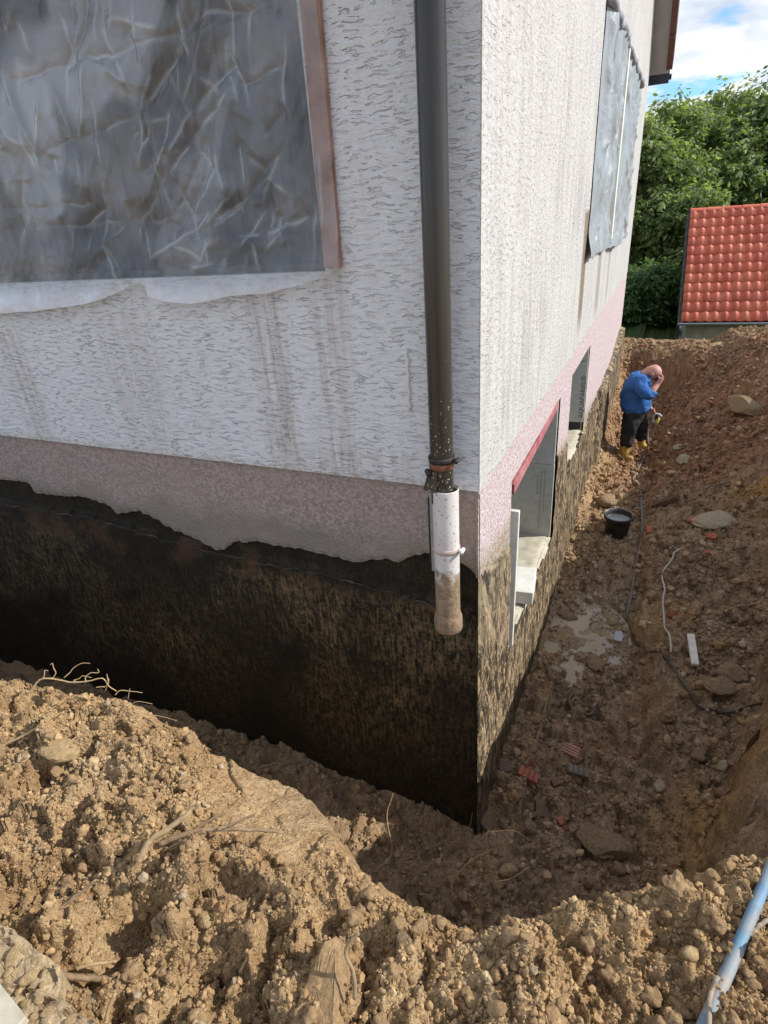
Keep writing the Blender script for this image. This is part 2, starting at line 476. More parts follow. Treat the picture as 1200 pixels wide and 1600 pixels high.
# soil
t = NT('soil', .95, .12)
at = t.n('ShaderNodeVertexColor'); at.layer_name = 'Col'
g1 = t.noise(t.pos(), 60, 6, .65); g2 = t.noise(t.pos(), 260, 4, .6); g3 = t.voro(t.pos(), 120)
cc_ = t.mix(1, at.outputs[0], t.ramp(g1, [(.28, .62), (.5, 1.0), (.72, 1.3)]), 'MULTIPLY')
sp = t.ramp(t.noise(t.pos(), 170, 2, .4), [(.66, 0), (.74, .75)])
cc_ = t.mix(sp, cc_, (.50, .40, .27))
t.col(cc_)
t.nrm(t.bump(g2, .6, .004, t.bump(t.math('ADD', g1, t.math('MULTIPLY', g3, .6)), .9, .012)))
SOIL = t.m
# crumbs of soil
t = NT('soil_crumb', .95, .12)
at = t.n('ShaderNodeVertexColor'); at.layer_name = 'Col'
g1 = t.noise(t.pos(), 90, 5, .65)
t.col(t.mix(1, at.outputs[0], t.ramp(g1, [(.28, .68), (.72, 1.3)]), 'MULTIPLY'))
t.nrm(t.bump(t.noise(t.pos(), 220, 5, .65), .8, .005))
CRUMB = t.m
def clodmat(name, c, pale=(.45, .36, .24), rough=.95, amt=.5):
    t = NT(name, rough, .15)
    g1 = t.noise(t.pos(), 55, 6, .65)
    k = t.mix(1, c, t.ramp(g1, [(.28, .62), (.72, 1.32)]), 'MULTIPLY')
    k = t.mix(t.ramp(t.noise(t.pos(), 130, 3, .5), [(.58, 0), (.72, amt)]), k, pale)
    t.col(k)
    t.nrm(t.bump(t.noise(t.pos(), 160, 6, .68), .9, .008, t.bump(g1, .6, .012)))
    return t.m
CLOD_DRY = clodmat('dry_clod', (.38, .25, .132), (.5, .37, .22))
CLOD_WET = clodmat('moist_clod', (.27, .185, .115), (.42, .32, .21), .7)
STONE_PALE = clodmat('pale_stone', (.40, .33, .23), (.55, .48, .38), .85)
STONE_TAN = clodmat('tan_stone', (.44, .31, .16), (.55, .44, .28), .88)
STONE_BROWN = clodmat('brown_stone', (.27, .19, .115), (.4, .31, .2), .88)

# white rough render, street (left) face and yard (right) face
def render_mat(name, axis, base, dirt, streak_amt, groove_dark):
    t = NT(name, .9, .15)
    p = t.pos()
    x = t.xyz(p, axis); z = t.xyz(p, 2)
    sc = (9, 1, 52) if axis == 0 else (1, 11, 42)
    if axis == 0: sc = (17, 17, 88)
    else: sc = (24, 24, 66)
    d = t.noise(p, 9, 3, .5)
    dv = t.n('ShaderNodeVectorMath', operation='ADD')
    sh = t.n('ShaderNodeCombineXYZ'); t.put(sh.inputs[2], t.math('MULTIPLY', t.math('SUBTRACT', d, .5), .05))
    t.put(sh.inputs[axis], t.math('MULTIPLY', t.math('SUBTRACT', t.noise(p, 17, 2), .5), .06))
    t.put(dv.inputs[0], p); t.put(dv.inputs[1], sh.outputs[0])
    w = t.noise(t.scale(dv.outputs[0], sc), 1.0, 2.5, .5, .3)
    groove = t.math('MULTIPLY', t.ramp(w, [(.575, 0), (.62, 1)]), t.ramp(t.noise(p, 6, 4, .6), [(.34, .1), (.6, 1)]))
    lump = t.ramp(t.noise(t.scale(dv.outputs[0], (sc[0] * .8, sc[1] * .8, sc[2] * .7)), 1.0, 2, .5), [(.4, 0), (.62, 1)])
    grain = t.noise(p, 190, 4, .65)
    h = t.math('ADD', t.math('MULTIPLY', groove, -1.0), t.math('ADD', t.math('MULTIPLY', lump, .25), t.math('MULTIPLY', grain, .4)))
    t.nrm(t.bump(h, .9 if axis == 0 else .7, .010 if axis == 0 else .008))
    c = t.mix(t.math('MULTIPLY', groove, groove_dark), base, (.30, .27, .24))
    big = t.ramp(t.noise(p, 1.4, 5, .6), [(.35, 0), (.7, 1)])
    strk = t.ramp(t.noise(t.scale(p, (13, 13, 1.5)), 1, 8, .72), [(.42, 0), (.72, 1)])
    grime = t.math('MULTIPLY', strk, t.math('ADD', t.math('MULTIPLY', big, .75), .25))
    c = t.mix(t.math('MULTIPLY', grime, streak_amt, clamp=True), c, dirt)
    fl = t.ramp(t.noise(p, 75, 4, .7), [(.5, 0), (.72, 1)])
    c = t.mix(t.math('MULTIPLY', fl, streak_amt * .8, clamp=True), c, dirt)
    return t, c, p, x, z, strk
t, c, p, x, z, strk = render_mat('white_render_street', 0, (.775, .785, .80), (.40, .35, .30), .28, .20)
fine = t.ramp(t.noise(t.scale(p, (30, 30, 1.8)), 1, 9, .74), [(.40, 0), (.66, 1)])
for (x0, x1, z0, z1, am) in ((-1.02, -.86, .15, .82, .6), (-.70, -.55, .05, .86, .45), (-2.75, -2.55, -.1, .6, .5), (-1.0, -.3, -.1, .12, .35), (-1.95, -1.6, .1, .7, .3)):
    k = t.math('MULTIPLY', t.band(x, x0 - .05, x0 + .03, x1 - .03, x1 + .05), t.band(z, z0 - .25, z0 + .05, z1, z1 + .05))
    k = t.math('MULTIPLY', t.math('MULTIPLY', k, fine), am)
    c = t.mix(k, c, (.33, .25, .18))
hem = t.band(z, .05, .0)
c = t.mix(t.math('MULTIPLY', hem, t.ramp(t.noise(p, 40, 4), [(.4, 0), (.65, .7)])), c, (.42, .38, .27))
t.col(c); WHITE_L = t.m
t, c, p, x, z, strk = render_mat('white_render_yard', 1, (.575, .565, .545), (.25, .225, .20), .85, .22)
for (y0, y1, z0, z1, am) in ((2.75, 2.95, .25, .95, .9), (3.9, 4.15, .15, .6, .5), (4.9, 5.1, .15, .6, .4)):
    k = t.math('MULTIPLY', t.band(x, y0 - .06, y0 + .03, y1 - .03, y1 + .06), t.band(z, z0 - .2, z0 + .05, z1, z1 + .05))
    c = t.mix(t.math('MULTIPLY', k, am), c, (.20, .15, .10))
t.col(c); WHITE_R = t.m
# pink base render
def pink_mat(name, ca, cb, dirty):
    t = NT(name, .92, .12); p = t.pos(); z = t.xyz(p, 2)
    s1 = t.noise(p, 62, 3, .6, .6); s2 = t.noise(p, 150, 3, .6)
    c = t.mix(t.ramp(s1, [(.43, 0), (.58, 1)]), ca, cb)
    if dirty:
        zz = t.math('ADD', z, t.math('MULTIPLY', t.math('SUBTRACT', t.noise(p, 3.5, 4, .6), .5), .45))
        c = t.mix(t.math('MULTIPLY', t.band(zz, -.22, -.40), .85), c, (.24, .215, .18))
        c = t.mix(t.ramp(t.noise(p, 2.3, 5, .6), [(.45, 0), (.7, .55)]), c, (.40, .33, .26))
    else:
        zz = t.math('ADD', z, t.math('MULTIPLY', t.math('SUBTRACT', t.noise(p, 9, 4, .6), .5), .22))
        y = t.xyz(p, 1)
        low = t.math('ADD', zz, t.math('MULTIPLY', t.math('MINIMUM', y, 6), .14))
        mo = t.math('MULTIPLY', t.band(low, -.27, -.42), t.ramp(t.noise(p, 34, 6, .7), [(.36, .15), (.6, 1)]))
        c = t.mix(mo, c, t.ramp(t.noise(p, 12, 4), [(.35, (.20, .17, .08)), (.65, (.42, .34, .20))]))
        c = t.mix(t.ramp(t.noise(t.scale(p, (20, 20, 2)), 1, 4), [(.62, 0), (.72, .5)]), c, (.5, .33, .22))
    t.col(c)
    t.nrm(t.bump(t.math('ADD', s1, t.math('MULTIPLY', s2, .5)), .9, .012))
    return t.m
PINK_L = pink_mat('pink_render_street', (.46, .375, .345), (.31, .245, .225), True)
PINK_R = pink_mat('pink_render_yard', (.66, .575, .565), (.47, .35, .35), False)
# bitumen coating
t = NT('bitumen_street', .75, .2); p = t.pos(); z = t.xyz(p, 2)
s1 = t.math('ADD', t.math('MULTIPLY', t.noise(t.scale(p, (62, 62, 10)), 1, 6, .7, .4), .55), t.math('MULTIPLY', t.noise(p, 38, 6, .72), .45)); s2 = t.noise(p, 2.0, 6, .68); s3 = t.noise(p, 110, 5, .7)
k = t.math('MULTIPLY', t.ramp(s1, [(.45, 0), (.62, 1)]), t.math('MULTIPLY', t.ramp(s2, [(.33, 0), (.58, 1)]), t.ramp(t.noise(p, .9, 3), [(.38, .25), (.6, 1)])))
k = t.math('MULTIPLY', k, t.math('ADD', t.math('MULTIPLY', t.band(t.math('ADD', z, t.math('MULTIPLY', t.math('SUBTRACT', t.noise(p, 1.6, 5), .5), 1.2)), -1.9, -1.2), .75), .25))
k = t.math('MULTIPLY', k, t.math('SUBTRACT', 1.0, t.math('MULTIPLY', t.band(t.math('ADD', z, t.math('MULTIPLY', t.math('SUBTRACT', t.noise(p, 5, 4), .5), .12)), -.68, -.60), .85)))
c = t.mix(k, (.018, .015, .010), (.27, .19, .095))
c = t.mix(t.ramp(t.noise(p, 140, 2), [(.66, 0), (.72, .6)]), c, (.16, .13, .085))
c = t.mix(t.math('MULTIPLY', t.ramp(t.noise(p, 4, 5, .65), [(.5, 0), (.66, 1)]), t.band(z, -.75, -.62, -.56, -.5)), c, (.10, .052, .028))
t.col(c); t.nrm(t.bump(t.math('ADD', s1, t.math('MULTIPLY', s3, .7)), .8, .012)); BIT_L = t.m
t = NT('bitumen_yard', .8, .2); p = t.pos(); z = t.xyz(p, 2)
d = t.noise(p, 5, 3)
q = t.n('ShaderNodeVectorMath', operation='ADD'); sh = t.n('ShaderNodeCombineXYZ')
t.put(sh.inputs[1], t.math('ADD', t.math('MULTIPLY', d, .12), t.math('MULTIPLY', z, .18))); t.put(q.inputs[0], p); t.put(q.inputs[1], sh.outputs[0])
s1 = t.math('ADD', t.math('MULTIPLY', t.noise(t.scale(q.outputs[0], (34, 34, 4.5)), 1, 6, .7, .6), .6), t.math('MULTIPLY', t.noise(p, 22, 7, .72), .4)); s2 = t.noise(p, 2.6, 4, .6); s3 = t.noise(t.scale(q.outputs[0], (95, 95, 14)), 1, 4, .65)
c = t.mix(t.ramp(s1, [(.46, 0), (.53, 1)]), (.022, .018, .014), (.44, .32, .19))
c = t.mix(t.ramp(s3, [(.50, 0), (.58, .9)]), c, (.03, .024, .018))
c = t.mix(t.ramp(s2, [(.50, 0), (.70, .55)]), c, (.44, .34, .22))
c = t.mix(t.math('MULTIPLY', t.band(t.math('ADD', z, t.math('MULTIPLY', t.math('SUBTRACT', t.noise(p, 7, 5), .5), .8)), -1.0, -.55), .4), c, (.40, .32, .20))
c = t.mix(t.ramp(t.noise(t.scale(q.outputs[0], (14, 14, 5)), 1, 7, .7), [(.52, 0), (.58, .85)]), c, (.026, .021, .016))
c = t.mix(t.ramp(t.noise(p, 150, 3), [(.64, 0), (.7, .8)]), c, (.55, .48, .36))
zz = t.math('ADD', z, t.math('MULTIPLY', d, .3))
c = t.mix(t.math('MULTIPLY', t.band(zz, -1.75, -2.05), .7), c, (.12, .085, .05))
t.col(c); c = t.mix(t.ramp(t.noise(p, 4.5, 8, .7), [(.53, 0), (.60, .7)]), c, (.035, .028, .021))
t.col(c); t.nrm(t.bump(t.math('ADD', s1, t.math('MULTIPLY', s3, .6)), .6, .012)); BIT_R = t.m

CONC = plain('pale_concrete', (.50, .46, .36), .9, .15, .2, 14, .35, dirt=(.36, .30, .2), dirt_amt=.35)
BOARD_W = plain('white_board', (.74, .72, .66), .7, .2, .08, 20, .1, dirt=(.5, .44, .33), dirt_amt=.25)
PANEL = plain('grey_cement_board', (.54, .54, .47), .85, .2, .1, 22, .15, dirt=(.36, .34, .29), dirt_amt=.2)
PRINT = plain('grey_print', (.13, .13, .125), .8, .2, .1, 60, 0)
PRINT_F = plain('faded_print', (.30, .30, .28), .8, .2, .1, 60, 0)
REDPAINT = plain('red_lintel', (.34, .10, .10), .7, .2, .3, 12, .3, dirt=(.58, .36, .36), dirt_amt=.5)
PIPE_D = plain('dark_brown_pipe', (.048, .044, .037), .42, .45, .2, 16, .04)
RUST = plain('rusty_iron', (.20, .085, .05), .85, .2, .4, 60, .4)
IRON = plain('dark_iron', (.035, .03, .027), .6, .4, .3, 50, .2)
GREYMETAL = plain('grey_metal', (.33, .33, .32), .5, .4, .15, 20, .1, dirt=(.3, .26, .2), dirt_amt=.4)
ZINC = plain('zinc', (.42, .43, .44), .4, .5, .15, 9, .05, metal=.6)
# spatter on the dark pipe
t = NT('dark_pipe_spattered', .26, .5); p = t.pos(); z = t.xyz(p, 2)
c = t.mix(t.ramp(t.noise(t.scale(p, (18, 18, 1.5)), 1, 4), [(.3, .75), (.7, 1.3)]), (0, 0, 0), (.062, .053, .043), 'MIX')
c = t.mix(1, (.040, .035, .029), t.ramp(t.noise(t.scale(p, (18, 18, 1.5)), 1, 4), [(.3, .75), (.7, 1.35)]), 'MULTIPLY')
den = t.band(z, .75, .1)
thr = t.math('SUBTRACT', t.noise(p, 95, 3, .55), t.math('MULTIPLY', t.math('SUBTRACT', 1, den), .14))
c = t.mix(t.ramp(thr, [(.615, 0), (.65, .9)]), c, (.55, .50, .42))
t.col(c); t.nrm(t.bump(t.noise(p, 60, 3), .12, .003)); PIPE_S = t.m
# white sleeve pipe with mud on its foot
t = NT('white_pipe_muddy', .5, .35); p = t.pos(); z = t.xyz(p, 2)
c = t.mix(t.ramp(t.noise(p, 80, 3), [(.60, 0), (.65, .85)]), (.66, .62, .58), (.26, .20, .15))
c = t.mix(t.ramp(t.noise(p, 6, 4), [(.45, 0), (.7, .5)]), c, (.56, .47, .42))
zz = t.math('ADD', z, t.math('MULTIPLY', t.math('SUBTRACT', t.noise(p, 16, 4), .5), .22))
mud = t.band(zz, -.33, -.38)
c = t.mix(mud, c, t.ramp(t.noise(p, 40, 5), [(.3, (.20, .13, .075)), (.7, (.36, .26, .16))]))
t.col(c); t.rgh(t.math('ADD', t.math('MULTIPLY', mud, .45), .45)); t.nrm(t.bump(t.math('MULTIPLY', t.noise(p, 60, 5), mud), .7, .008)); PIPE_W = t.m

# ------------------------------------------------------------------ ground mesh
def seg(a, b, s): return list(np.arange(a, b, s))
xs = np.array([-60, -40, -25, -16, -11, -8, -6.5, -5.2] + seg(-4.4, -1.75, .035) + seg(-1.75, -1.25, .012) + seg(-1.25, 1.2, .0062) + seg(1.2, 1.35, .012) + seg(1.35, 2.6, .022) + seg(2.6, 4, .08) + [4.1, 4.5, 5, 6, 7.5, 9, 12, 16, 22, 30, 45, 70])
ys = np.array([-30, -18, -10, -6, -4, -3, -2.6] + seg(-2.35, -2.05, .02) + seg(-2.05, -.95, .0062) + seg(-.95, -.75, .01) + seg(-.75, 3, .017) + seg(3, 10.2, .04) + [10.3, 10.6, 11, 11.5, 12, 12.6, 13.3, 14, 15, 17, 20, 25, 32, 45, 70, 110, 160])
X, Y = np.meshgrid(xs, ys, indexing='xy')
Z = ground_h(X.ravel(), Y.ravel())
V = np.stack([X.ravel(), Y.ravel(), Z], 1)
nx, ny = len(xs), len(ys)
b0, _ = ground_base(V[:, 0], V[:, 1]); b1_, _ = ground_base(V[:, 0] + .02, V[:, 1]); b2_, _ = ground_base(V[:, 0], V[:, 1] + .02)
stp = sst(.9, 2.0, np.hypot(b1_ - b0, b2_ - b0) / .02)          # steep faces are broken up sideways instead of up and down
V[:, 0] += stp * (.045 * fbm(V[:, 1] * 9, V[:, 2] * 9, 801, 4) + .5 * lumps(V[:, 1], V[:, 2], .09, 811, .8) * -1 + .012 * fbm(V[:, 1] * 40, V[:, 2] * 40, 805, 2)) * (V[:, 0] > .5)
V[:, 1] += stp * (.035 * fbm(V[:, 0] * 9, V[:, 2] * 9, 821, 4)) * (V[:, 1] < -.1)
I = np.arange(nx * ny).reshape(ny, nx)
Q = np.stack([I[:-1, :-1], I[:-1, 1:], I[1:, 1:], I[1:, :-1]], -1)
cxm = (X[:-1, :-1] + X[1:, 1:]) / 2; cym = (Y[:-1, :-1] + Y[1:, 1:]) / 2
keep = ~((cxm < -.22) & (cxm > -10) & (cym > .22) & (cym < 8.1))
Q = Q[keep]
gc = soil_colour(V[:, 0], V[:, 1], V[:, 2])
fart = sst(10.5, 12, V[:, 1])[:, None]
gc = gc + (np.array([.05, .075, .025])[None] - gc) * fart
GROUND = np_mesh('ground', V, Q, SOIL, None, True, gc, 4)
tagged(GROUND, 'excavated brown soil ground with trench round the house', kind='structure')

# ------------------------------------------------------------------ clods
def ico(sub):
    bm = bmesh.new(); bmesh.ops.create_icosphere(bm, subdivisions=sub, radius=1)
    bm.verts.ensure_lookup_table()
    v = np.array([q.co[:] for q in bm.verts]); f = np.array([[w.index for w in q.verts] for q in bm.faces]); bm.free()
    return v, f
def clod_variants(sub, n, amp):
    v, f = ico(sub); out = []
    for k in range(n):
        d = 1 + amp * (rng.random(len(v)) - .5) * 2
        # cut a few flat faces so that the clod is angular
        w = v * d[:, None]
        for c_ in range(5):
            nn = rng.normal(size=3); nn /= np.linalg.norm(nn)
            s_ = w @ nn; lim = .55 + .3 * rng.random()
            w = w - np.maximum(0, s_ - lim)[:, None] * nn[None]
        out.append(w * np.array([1, .6 + .4 * rng.random(), .55 + .35 * rng.random()])[None])
    return out, f
def knobbly(sub, n):
    v, f = ico(sub); out = []
    for k in range(n):
        r = np.full(len(v), .62)
        for cnt, sig, amp in ((7, .55, .42), (26, .26, .20), (70, .14, .10)):
            dd = rng.normal(size=(cnt, 3)); dd /= np.linalg.norm(dd, axis=1)[:, None]
            a = np.arccos(np.clip(v @ dd.T, -1, 1)) / sig
            r = r + amp * (np.sqrt(np.maximum(0, 1 - a ** 2)) * (.5 + .5 * rng.random(cnt))[None]).max(1)
        w = v * r[:, None]
        for c_ in range(3):
            nn = rng.normal(size=3); nn /= np.linalg.norm(nn)
            s_ = w @ nn; lim = .5 + .3 * rng.random()
            w = w - .8 * np.maximum(0, s_ - lim)[:, None] * nn[None]
        out.append(w * np.array([1, .7 + .3 * rng.random(), .6 + .35 * rng.random()])[None])
    return out, f
SMALL, SF = clod_variants(1, 10, .22)
BIG, BF = clod_variants(3, 12, .05)
KNOB, KF = knobbly(3, 12)
def rand_rot(n):
    q = rng.normal(size=(n, 4)); q /= np.linalg.norm(q, axis=1)[:, None]
    w, x, y, z = q.T
    return np.stack([np.stack([1 - 2 * (y * y + z * z), 2 * (x * y - z * w), 2 * (x * z + y * w)], -1),
                     np.stack([2 * (x * y + z * w), 1 - 2 * (x * x + z * z), 2 * (y * z - x * w)], -1),
                     np.stack([2 * (x * z - y * w), 2 * (y * z + x * w), 1 - 2 * (x * x + y * y)], -1)], 1)
def scatter(n, xr, yr, smin, smax_, power, accept):
    x = rng.uniform(*xr, n); y = rng.uniform(*yr, n)
    s = smin * (1 - rng.random(n) * (1 - (smin / smax_) ** power)) ** (-1 / power)
    z = ground_h(x, y)
    px, py, dz = project(np.stack([x, y, z], 1))
    ok = (dz > .3) & (px > -60) & (px < 1260) & (py > 300) & (py < 1660) & ~((x < .01) & (y > -.01) & (y < 8.4))
    ok &= accept(x, y, z)
    return np.stack([x, y, z], 1)[ok], s[ok]
def nearacc(x, y, z):
    _, e = ground_base(x, y)
    sm = np.exp(-((x + .36) / .36) ** 2) * (e > .03)
    patch = np.clip(.72 + .75 * fbm(x * 3.3, y * 3.3, 301, 3), .08, 1)
    return (e < .16) & (rng.random(len(x)) > sm) & (rng.random(len(x)) < patch)
def tracc(x, y, z):
    _, e = ground_base(x, y)
    pud = gauss(x, y, .33, 2.15, .3)
    a = (e > .22) & (rng.random(len(x)) > pud * .95)
    patch = np.clip(.55 + .9 * fbm(x * 2.3, y * 2.3, 311, 3), .05, 1)
    return a & (rng.random(len(x)) < patch)
PA, SA = scatter(120000, (-2.0, 1.25), (-2.15, -.85), .0028, .028, 2.3, nearacc)
PB, SB = scatter(60000, (-.05, 2.6), (-1.0, 9.6), .0085, .058, 2.2, tracc)
PC_, SC = scatter(5000, (-3.2, .1), (-.9, 0), .008, .04, 2.0, tracc)
P = np.concatenate([PA, PB, PC_]); SZ = np.concatenate([SA, SB, SC])
_, _, dz = project(P)
app = SZ / dz
order = np.argsort(-app)
NB = 280
big = order[:NB]; rest = order[NB:]
# the 290 that show largest: single clods, parts of the ground
big_meshes = {}
def clod_mesh(k, mat_, nm):
    key = (k, mat_.name)
    if key not in big_meshes:
        me = bpy.data.meshes.new(nm); vv = KNOB[k] if 'clod' in mat_.name else BIG[k]; me.from_pydata([tuple(v) for v in vv], [], [tuple(map(int, f)) for f in BF])
        me.polygons.foreach_set('use_smooth', [True] * len(me.polygons)); me.materials.append(mat_); big_meshes[key] = me
    return big_meshes[key]
bc = soil_colour(P[big, 0], P[big, 1], P[big, 2])
for j, i in enumerate(big):
    lum = bc[j].sum()
    m_ = CLOD_DRY if lum > .74 or P[big[j], 1] < -.8 else CLOD_WET
    r_ = random.random()
    if r_ < .02: m_ = STONE_PALE
    elif r_ < .06: m_ = STONE_TAN
    o = link('clod', clod_mesh(random.randrange(12), m_, 'clod'), GROUND)
    o.location = (P[i, 0], P[i, 1], P[i, 2] + SZ[i] * .25)
    o.rotation_euler = (random.uniform(-.6, .6), random.uniform(-.6, .6), random.uniform(0, 6.28))
    o.scale = [SZ[i] * 1.05] * 3
# the rest in one mesh
def bake_clods(idx):
    n = len(idx); Rm = rand_rot(n); var = rng.integers(0, len(SMALL), n)
    base = np.stack(SMALL)[var]
    W = np.einsum('nij,nvj->nvi', Rm, base) * SZ[idx][:, None, None] + P[idx][:, None, :]
    W[:, :, 2] += (SZ[idx] * .35)[:, None]
    jit = .72 + .55 * rng.random(n)
    cl = soil_colour(P[idx, 0], P[idx, 1], P[idx, 2], jit)
    pale = rng.random(n) < np.where(P[idx, 1] > -.3, .06, .025)
    cl[pale] = cl[pale] * .4 + np.array([.5, .41, .29]) * .6
    redb = (rng.random(n) < .008) & (P[idx, 1] > -.2)
    cl[redb] = np.array([.27, .10, .06])
    nv = base.shape[1]
    T = (SF[None] + (np.arange(n) * nv)[:, None, None]).reshape(-1, 3)
    return W.reshape(-1, 3), T, np.repeat(cl, nv, 0)
W, T, cl = bake_clods(rest)
o = np_mesh('soil_crumbs', W, T, CRUMB, None, False, cl, 3)
tagged(o, 'loose crumbs and small stones of brown soil covering the dug ground', 'soil crumbs', kind='stuff')

# ------------------------------------------------------------------ puddle
t = NT('muddy_water', .10, .5); t.col(t.mix(t.noise(t.pos(), 6, 3), (.34, .275, .185), (.46, .38, .27))); t.nrm(t.bump(t.noise(t.pos(), 18, 2), .04, .01))
n = 40; V = [(.3, 2.1, PUD)]; 
for k in range(n):
    a = 2 * math.pi * k / n; V.append((max(.012, .3 + .42 * math.cos(a)), 2.1 + .62 * math.sin(a), PUD))
o = mesh('puddle', V, [(0, 1 + k, 1 + (k + 1) % n) for k in range(n)], t.m)
tagged(o, 'shallow muddy puddle beside the right hand foundation', kind='structure')

# ------------------------------------------------------------------ house
HOUSE = empty('house', (0, 0, -2.4), 'white rough rendered house with pink base and exposed black foundation', 'house')
HOUSE.location = (0, 0, 0)
L = 8.32
win_l = (-2.7, -.62, .87, 2.32)
# upper walls
wall_cells(1, 0.0, .30, (-10, 0), (0, 2.75), [win_l], WHITE_L, 'wall', HOUSE)
op1 = (.62, 2.15, -1.38, -.22); op2 = (2.72, 3.88, -1.06, -.20)
w1 = (3.12, 4.22, .78, 2.16); w2 = (4.66, 6.3, .78, 2.16)
wall_cells(0, -.30, 0.0, (.302, L), (0, 2.75), [w1, w2], WHITE_R, 'wall', HOUSE)
wall_cells(0, -.0025, .0015, (-.001, .31), (0.0, 2.75), [], WHITE_R, 'corner_return', HOUSE)
wall_cells(1, L - .3, L, (-10, -.302), (-2.5, 2.75), [], WHITE_R, 'rear_wall', HOUSE)
wall_cells(0, -10, -9.7, (.302, L - .302), (-2.5, 2.75), [], WHITE_R, 'side_wall', HOUSE)
# gable
me = MB(); yr_ = L / 2; zt = 2.75 + (L / 2)
me.add([(-.3, 0, 2.752), (-.3, L, 2.752), (-.3, yr_, zt), (0, 0, 2.752), (0, L, 2.752), (0, yr_, zt)], [(0, 1, 2), (3, 5, 4), (0, 3, 4, 1), (1, 4, 5, 2), (0, 2, 5, 3)])
me.build('gable', WHITE_R, HOUSE)
ROOFC = plain('roof_underside', (.42, .41, .40), .8, .2, .1, 8, .1)
TILE_D = plain('roof_tile_red_brown', (.13, .06, .045), .6, .3, .25, 20, .2)
FASCIA = plain('dark_fascia', (.03, .033, .04), .5, .4, .1, 20, .05)
# two roof slopes, 45 degrees, overhanging
for sgn in (1, -1):
    def rp(s, up):   # s = distance down from ridge in plan, up = normal offset
        y = yr_ + sgn * (s + up * .707); return y, zt + .02 - s + up * .707
    mb = MB(); V = []
    for x in (-10.2, .24):
        for s in (0, L / 2 + .30):
            for up in (0.0, .14):
                y, z = rp(s, up); V.append((x, y, z))
    mb.add(V, [(0, 1, 3, 2), (4, 6, 7, 5), (0, 4, 5, 1), (2, 3, 7, 6), (0, 2, 6, 4), (1, 5, 7, 3)])
    rf = mb.build('roof', ROOFC, HOUSE)
    k = 0
    while .31 * k + .33 < L / 2 + .32:                       # verge tiles along the gable edge
        s0 = .31 * k; s1 = s0 + .33
        V = []
        for x in (.20, .275):
            for s, lift in ((s0, .0), (s1, .02)):
                for up in (.145 + lift - .2, .175 + lift):
                    y, z = rp(s, up); V.append((x + .0, y, z))
        mb = MB().add(V, [(0, 1, 3, 2), (4, 6, 7, 5), (0, 4, 5, 1), (2, 3, 7, 6), (0, 2, 6, 4), (1, 5, 7, 3)])
        for q in range(1): mb.build('verge_tile', TILE_D, rf)
        k += 1
    y, z = rp(L / 2 + .30, 0)
    mb = MB(); yy = y + sgn * .10
    prof = [(.06 * math.cos(a), .06 * math.sin(a)) for a in np.linspace(math.pi, 2 * math.pi, 9)]
    V = []; 
    for x in (-10.2, .27):
        for (a, b) in prof: V.append((x, yy + a, z + .05 + b))
        for (a, b) in prof[::-1]: V.append((x, yy + a * .9, z + .05 + b * .9))
    nn = 18
    Fc = [tuple(range(nn)), tuple(range(2 * nn - 1, nn - 1, -1))] + [(i, (i + 1) % nn, nn + (i + 1) % nn, nn + i) for i in range(nn)]
    mb.add(V, Fc); mb.build('gutter', FASCIA, HOUSE)
    MB().box(-10.2, .245, min(y, y - sgn * .05), max(y, y - sgn * .05), z - .06, z + .10).build('fascia_board', FASCIA, HOUSE)
# pink base, street side: a coat with a broken lower edge
edge_px = [(-160, 742), (-80, 748), (0, 750), (30, 753), (47, 758), (52, 772), (90, 776), (130, 778), (172, 793), (180, 805), (215, 800), (240, 812), (262, 826), (300, 842), (338, 862), (350, 861), (360, 851), (372, 847), (384, 850), (400, 847), (430, 855), (470, 861), (520, 872), (560, 882), (580, 877), (600, 876), (622, 881), (640, 872), (662, 867), (690, 872), (718, 880), (730, 890), (741, 903)]
pts = [spot(a, b, 1, .02) for a, b in edge_px]
ex = np.array([q[0] for q in pts]); ez = np.array([q[2] for q in pts])
ex[-1] = -.0035
xx = np.concatenate([[-9.7, -6], np.arange(-4.4, -.0035, .012), [-.0035]])
zz = np.interp(xx, ex, ez, left=ez[0])
zz = zz + .008 * fbm(xx * 38, xx * 0, 5, 3) * (xx < -.05)
V = []; Fc = []
rows = [(.022, 0.0, 1), (.022, 0, 0), (.024, .006, 2), (.03, .0, 3), (.055, 0, 3)]
for i, (a, b) in enumerate(zip(xx, zz)):
    V += [(a, .022, -.001), (a, .022, b + .03), (a, .027 + .004 * math.sin(a * 91), b + .006), (a, .036, b), (a, .06, b)]
for i in range(len(xx) - 1):
    for k in range(4): Fc.append((i * 5 + k, i * 5 + k + 1, (i + 1) * 5 + k + 1, (i + 1) * 5 + k))
o = mesh('pink_plinth', V, Fc, PINK_L, HOUSE)
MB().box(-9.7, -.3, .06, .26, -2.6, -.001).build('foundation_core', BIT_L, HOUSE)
# street side foundation faces with real unevenness
lip_x = np.array([-9, -3.343, -2.479, -1.686, -1.243, -.767, -.024, 0]); lip_z = np.array([-.53, -.529, -.506, -.577, -.587, -.592, -.651, -.655])
gx = np.concatenate([[-9.7, -8, -6.5, -5.2], np.arange(-4.4, 0, .022), [-.004]]); gz = np.concatenate([np.arange(-2.6, -.02, .022), [-.015]])
GX, GZ = np.meshgrid(gx, gz)
lip = np.interp(GX, lip_x, lip_z) + .012 * fbm(GX * 9, GZ * 0, 8, 3)
yy = np.where(GZ > lip, .050, .016) + .006 * fbm(GX * 12, GZ * 5, 15, 4) + .004 * fbm(GX * 45, GZ * 14, 17, 2)
yy = np.where(GZ > lip, np.maximum(yy, .036), yy)
fade = np.clip(-GX / .06, 0, 1); yy = .012 + (yy - .012) * fade
V = np.stack([GX.ravel(), yy.ravel(), GZ.ravel()], 1); nX = len(gx); nZ = len(gz)
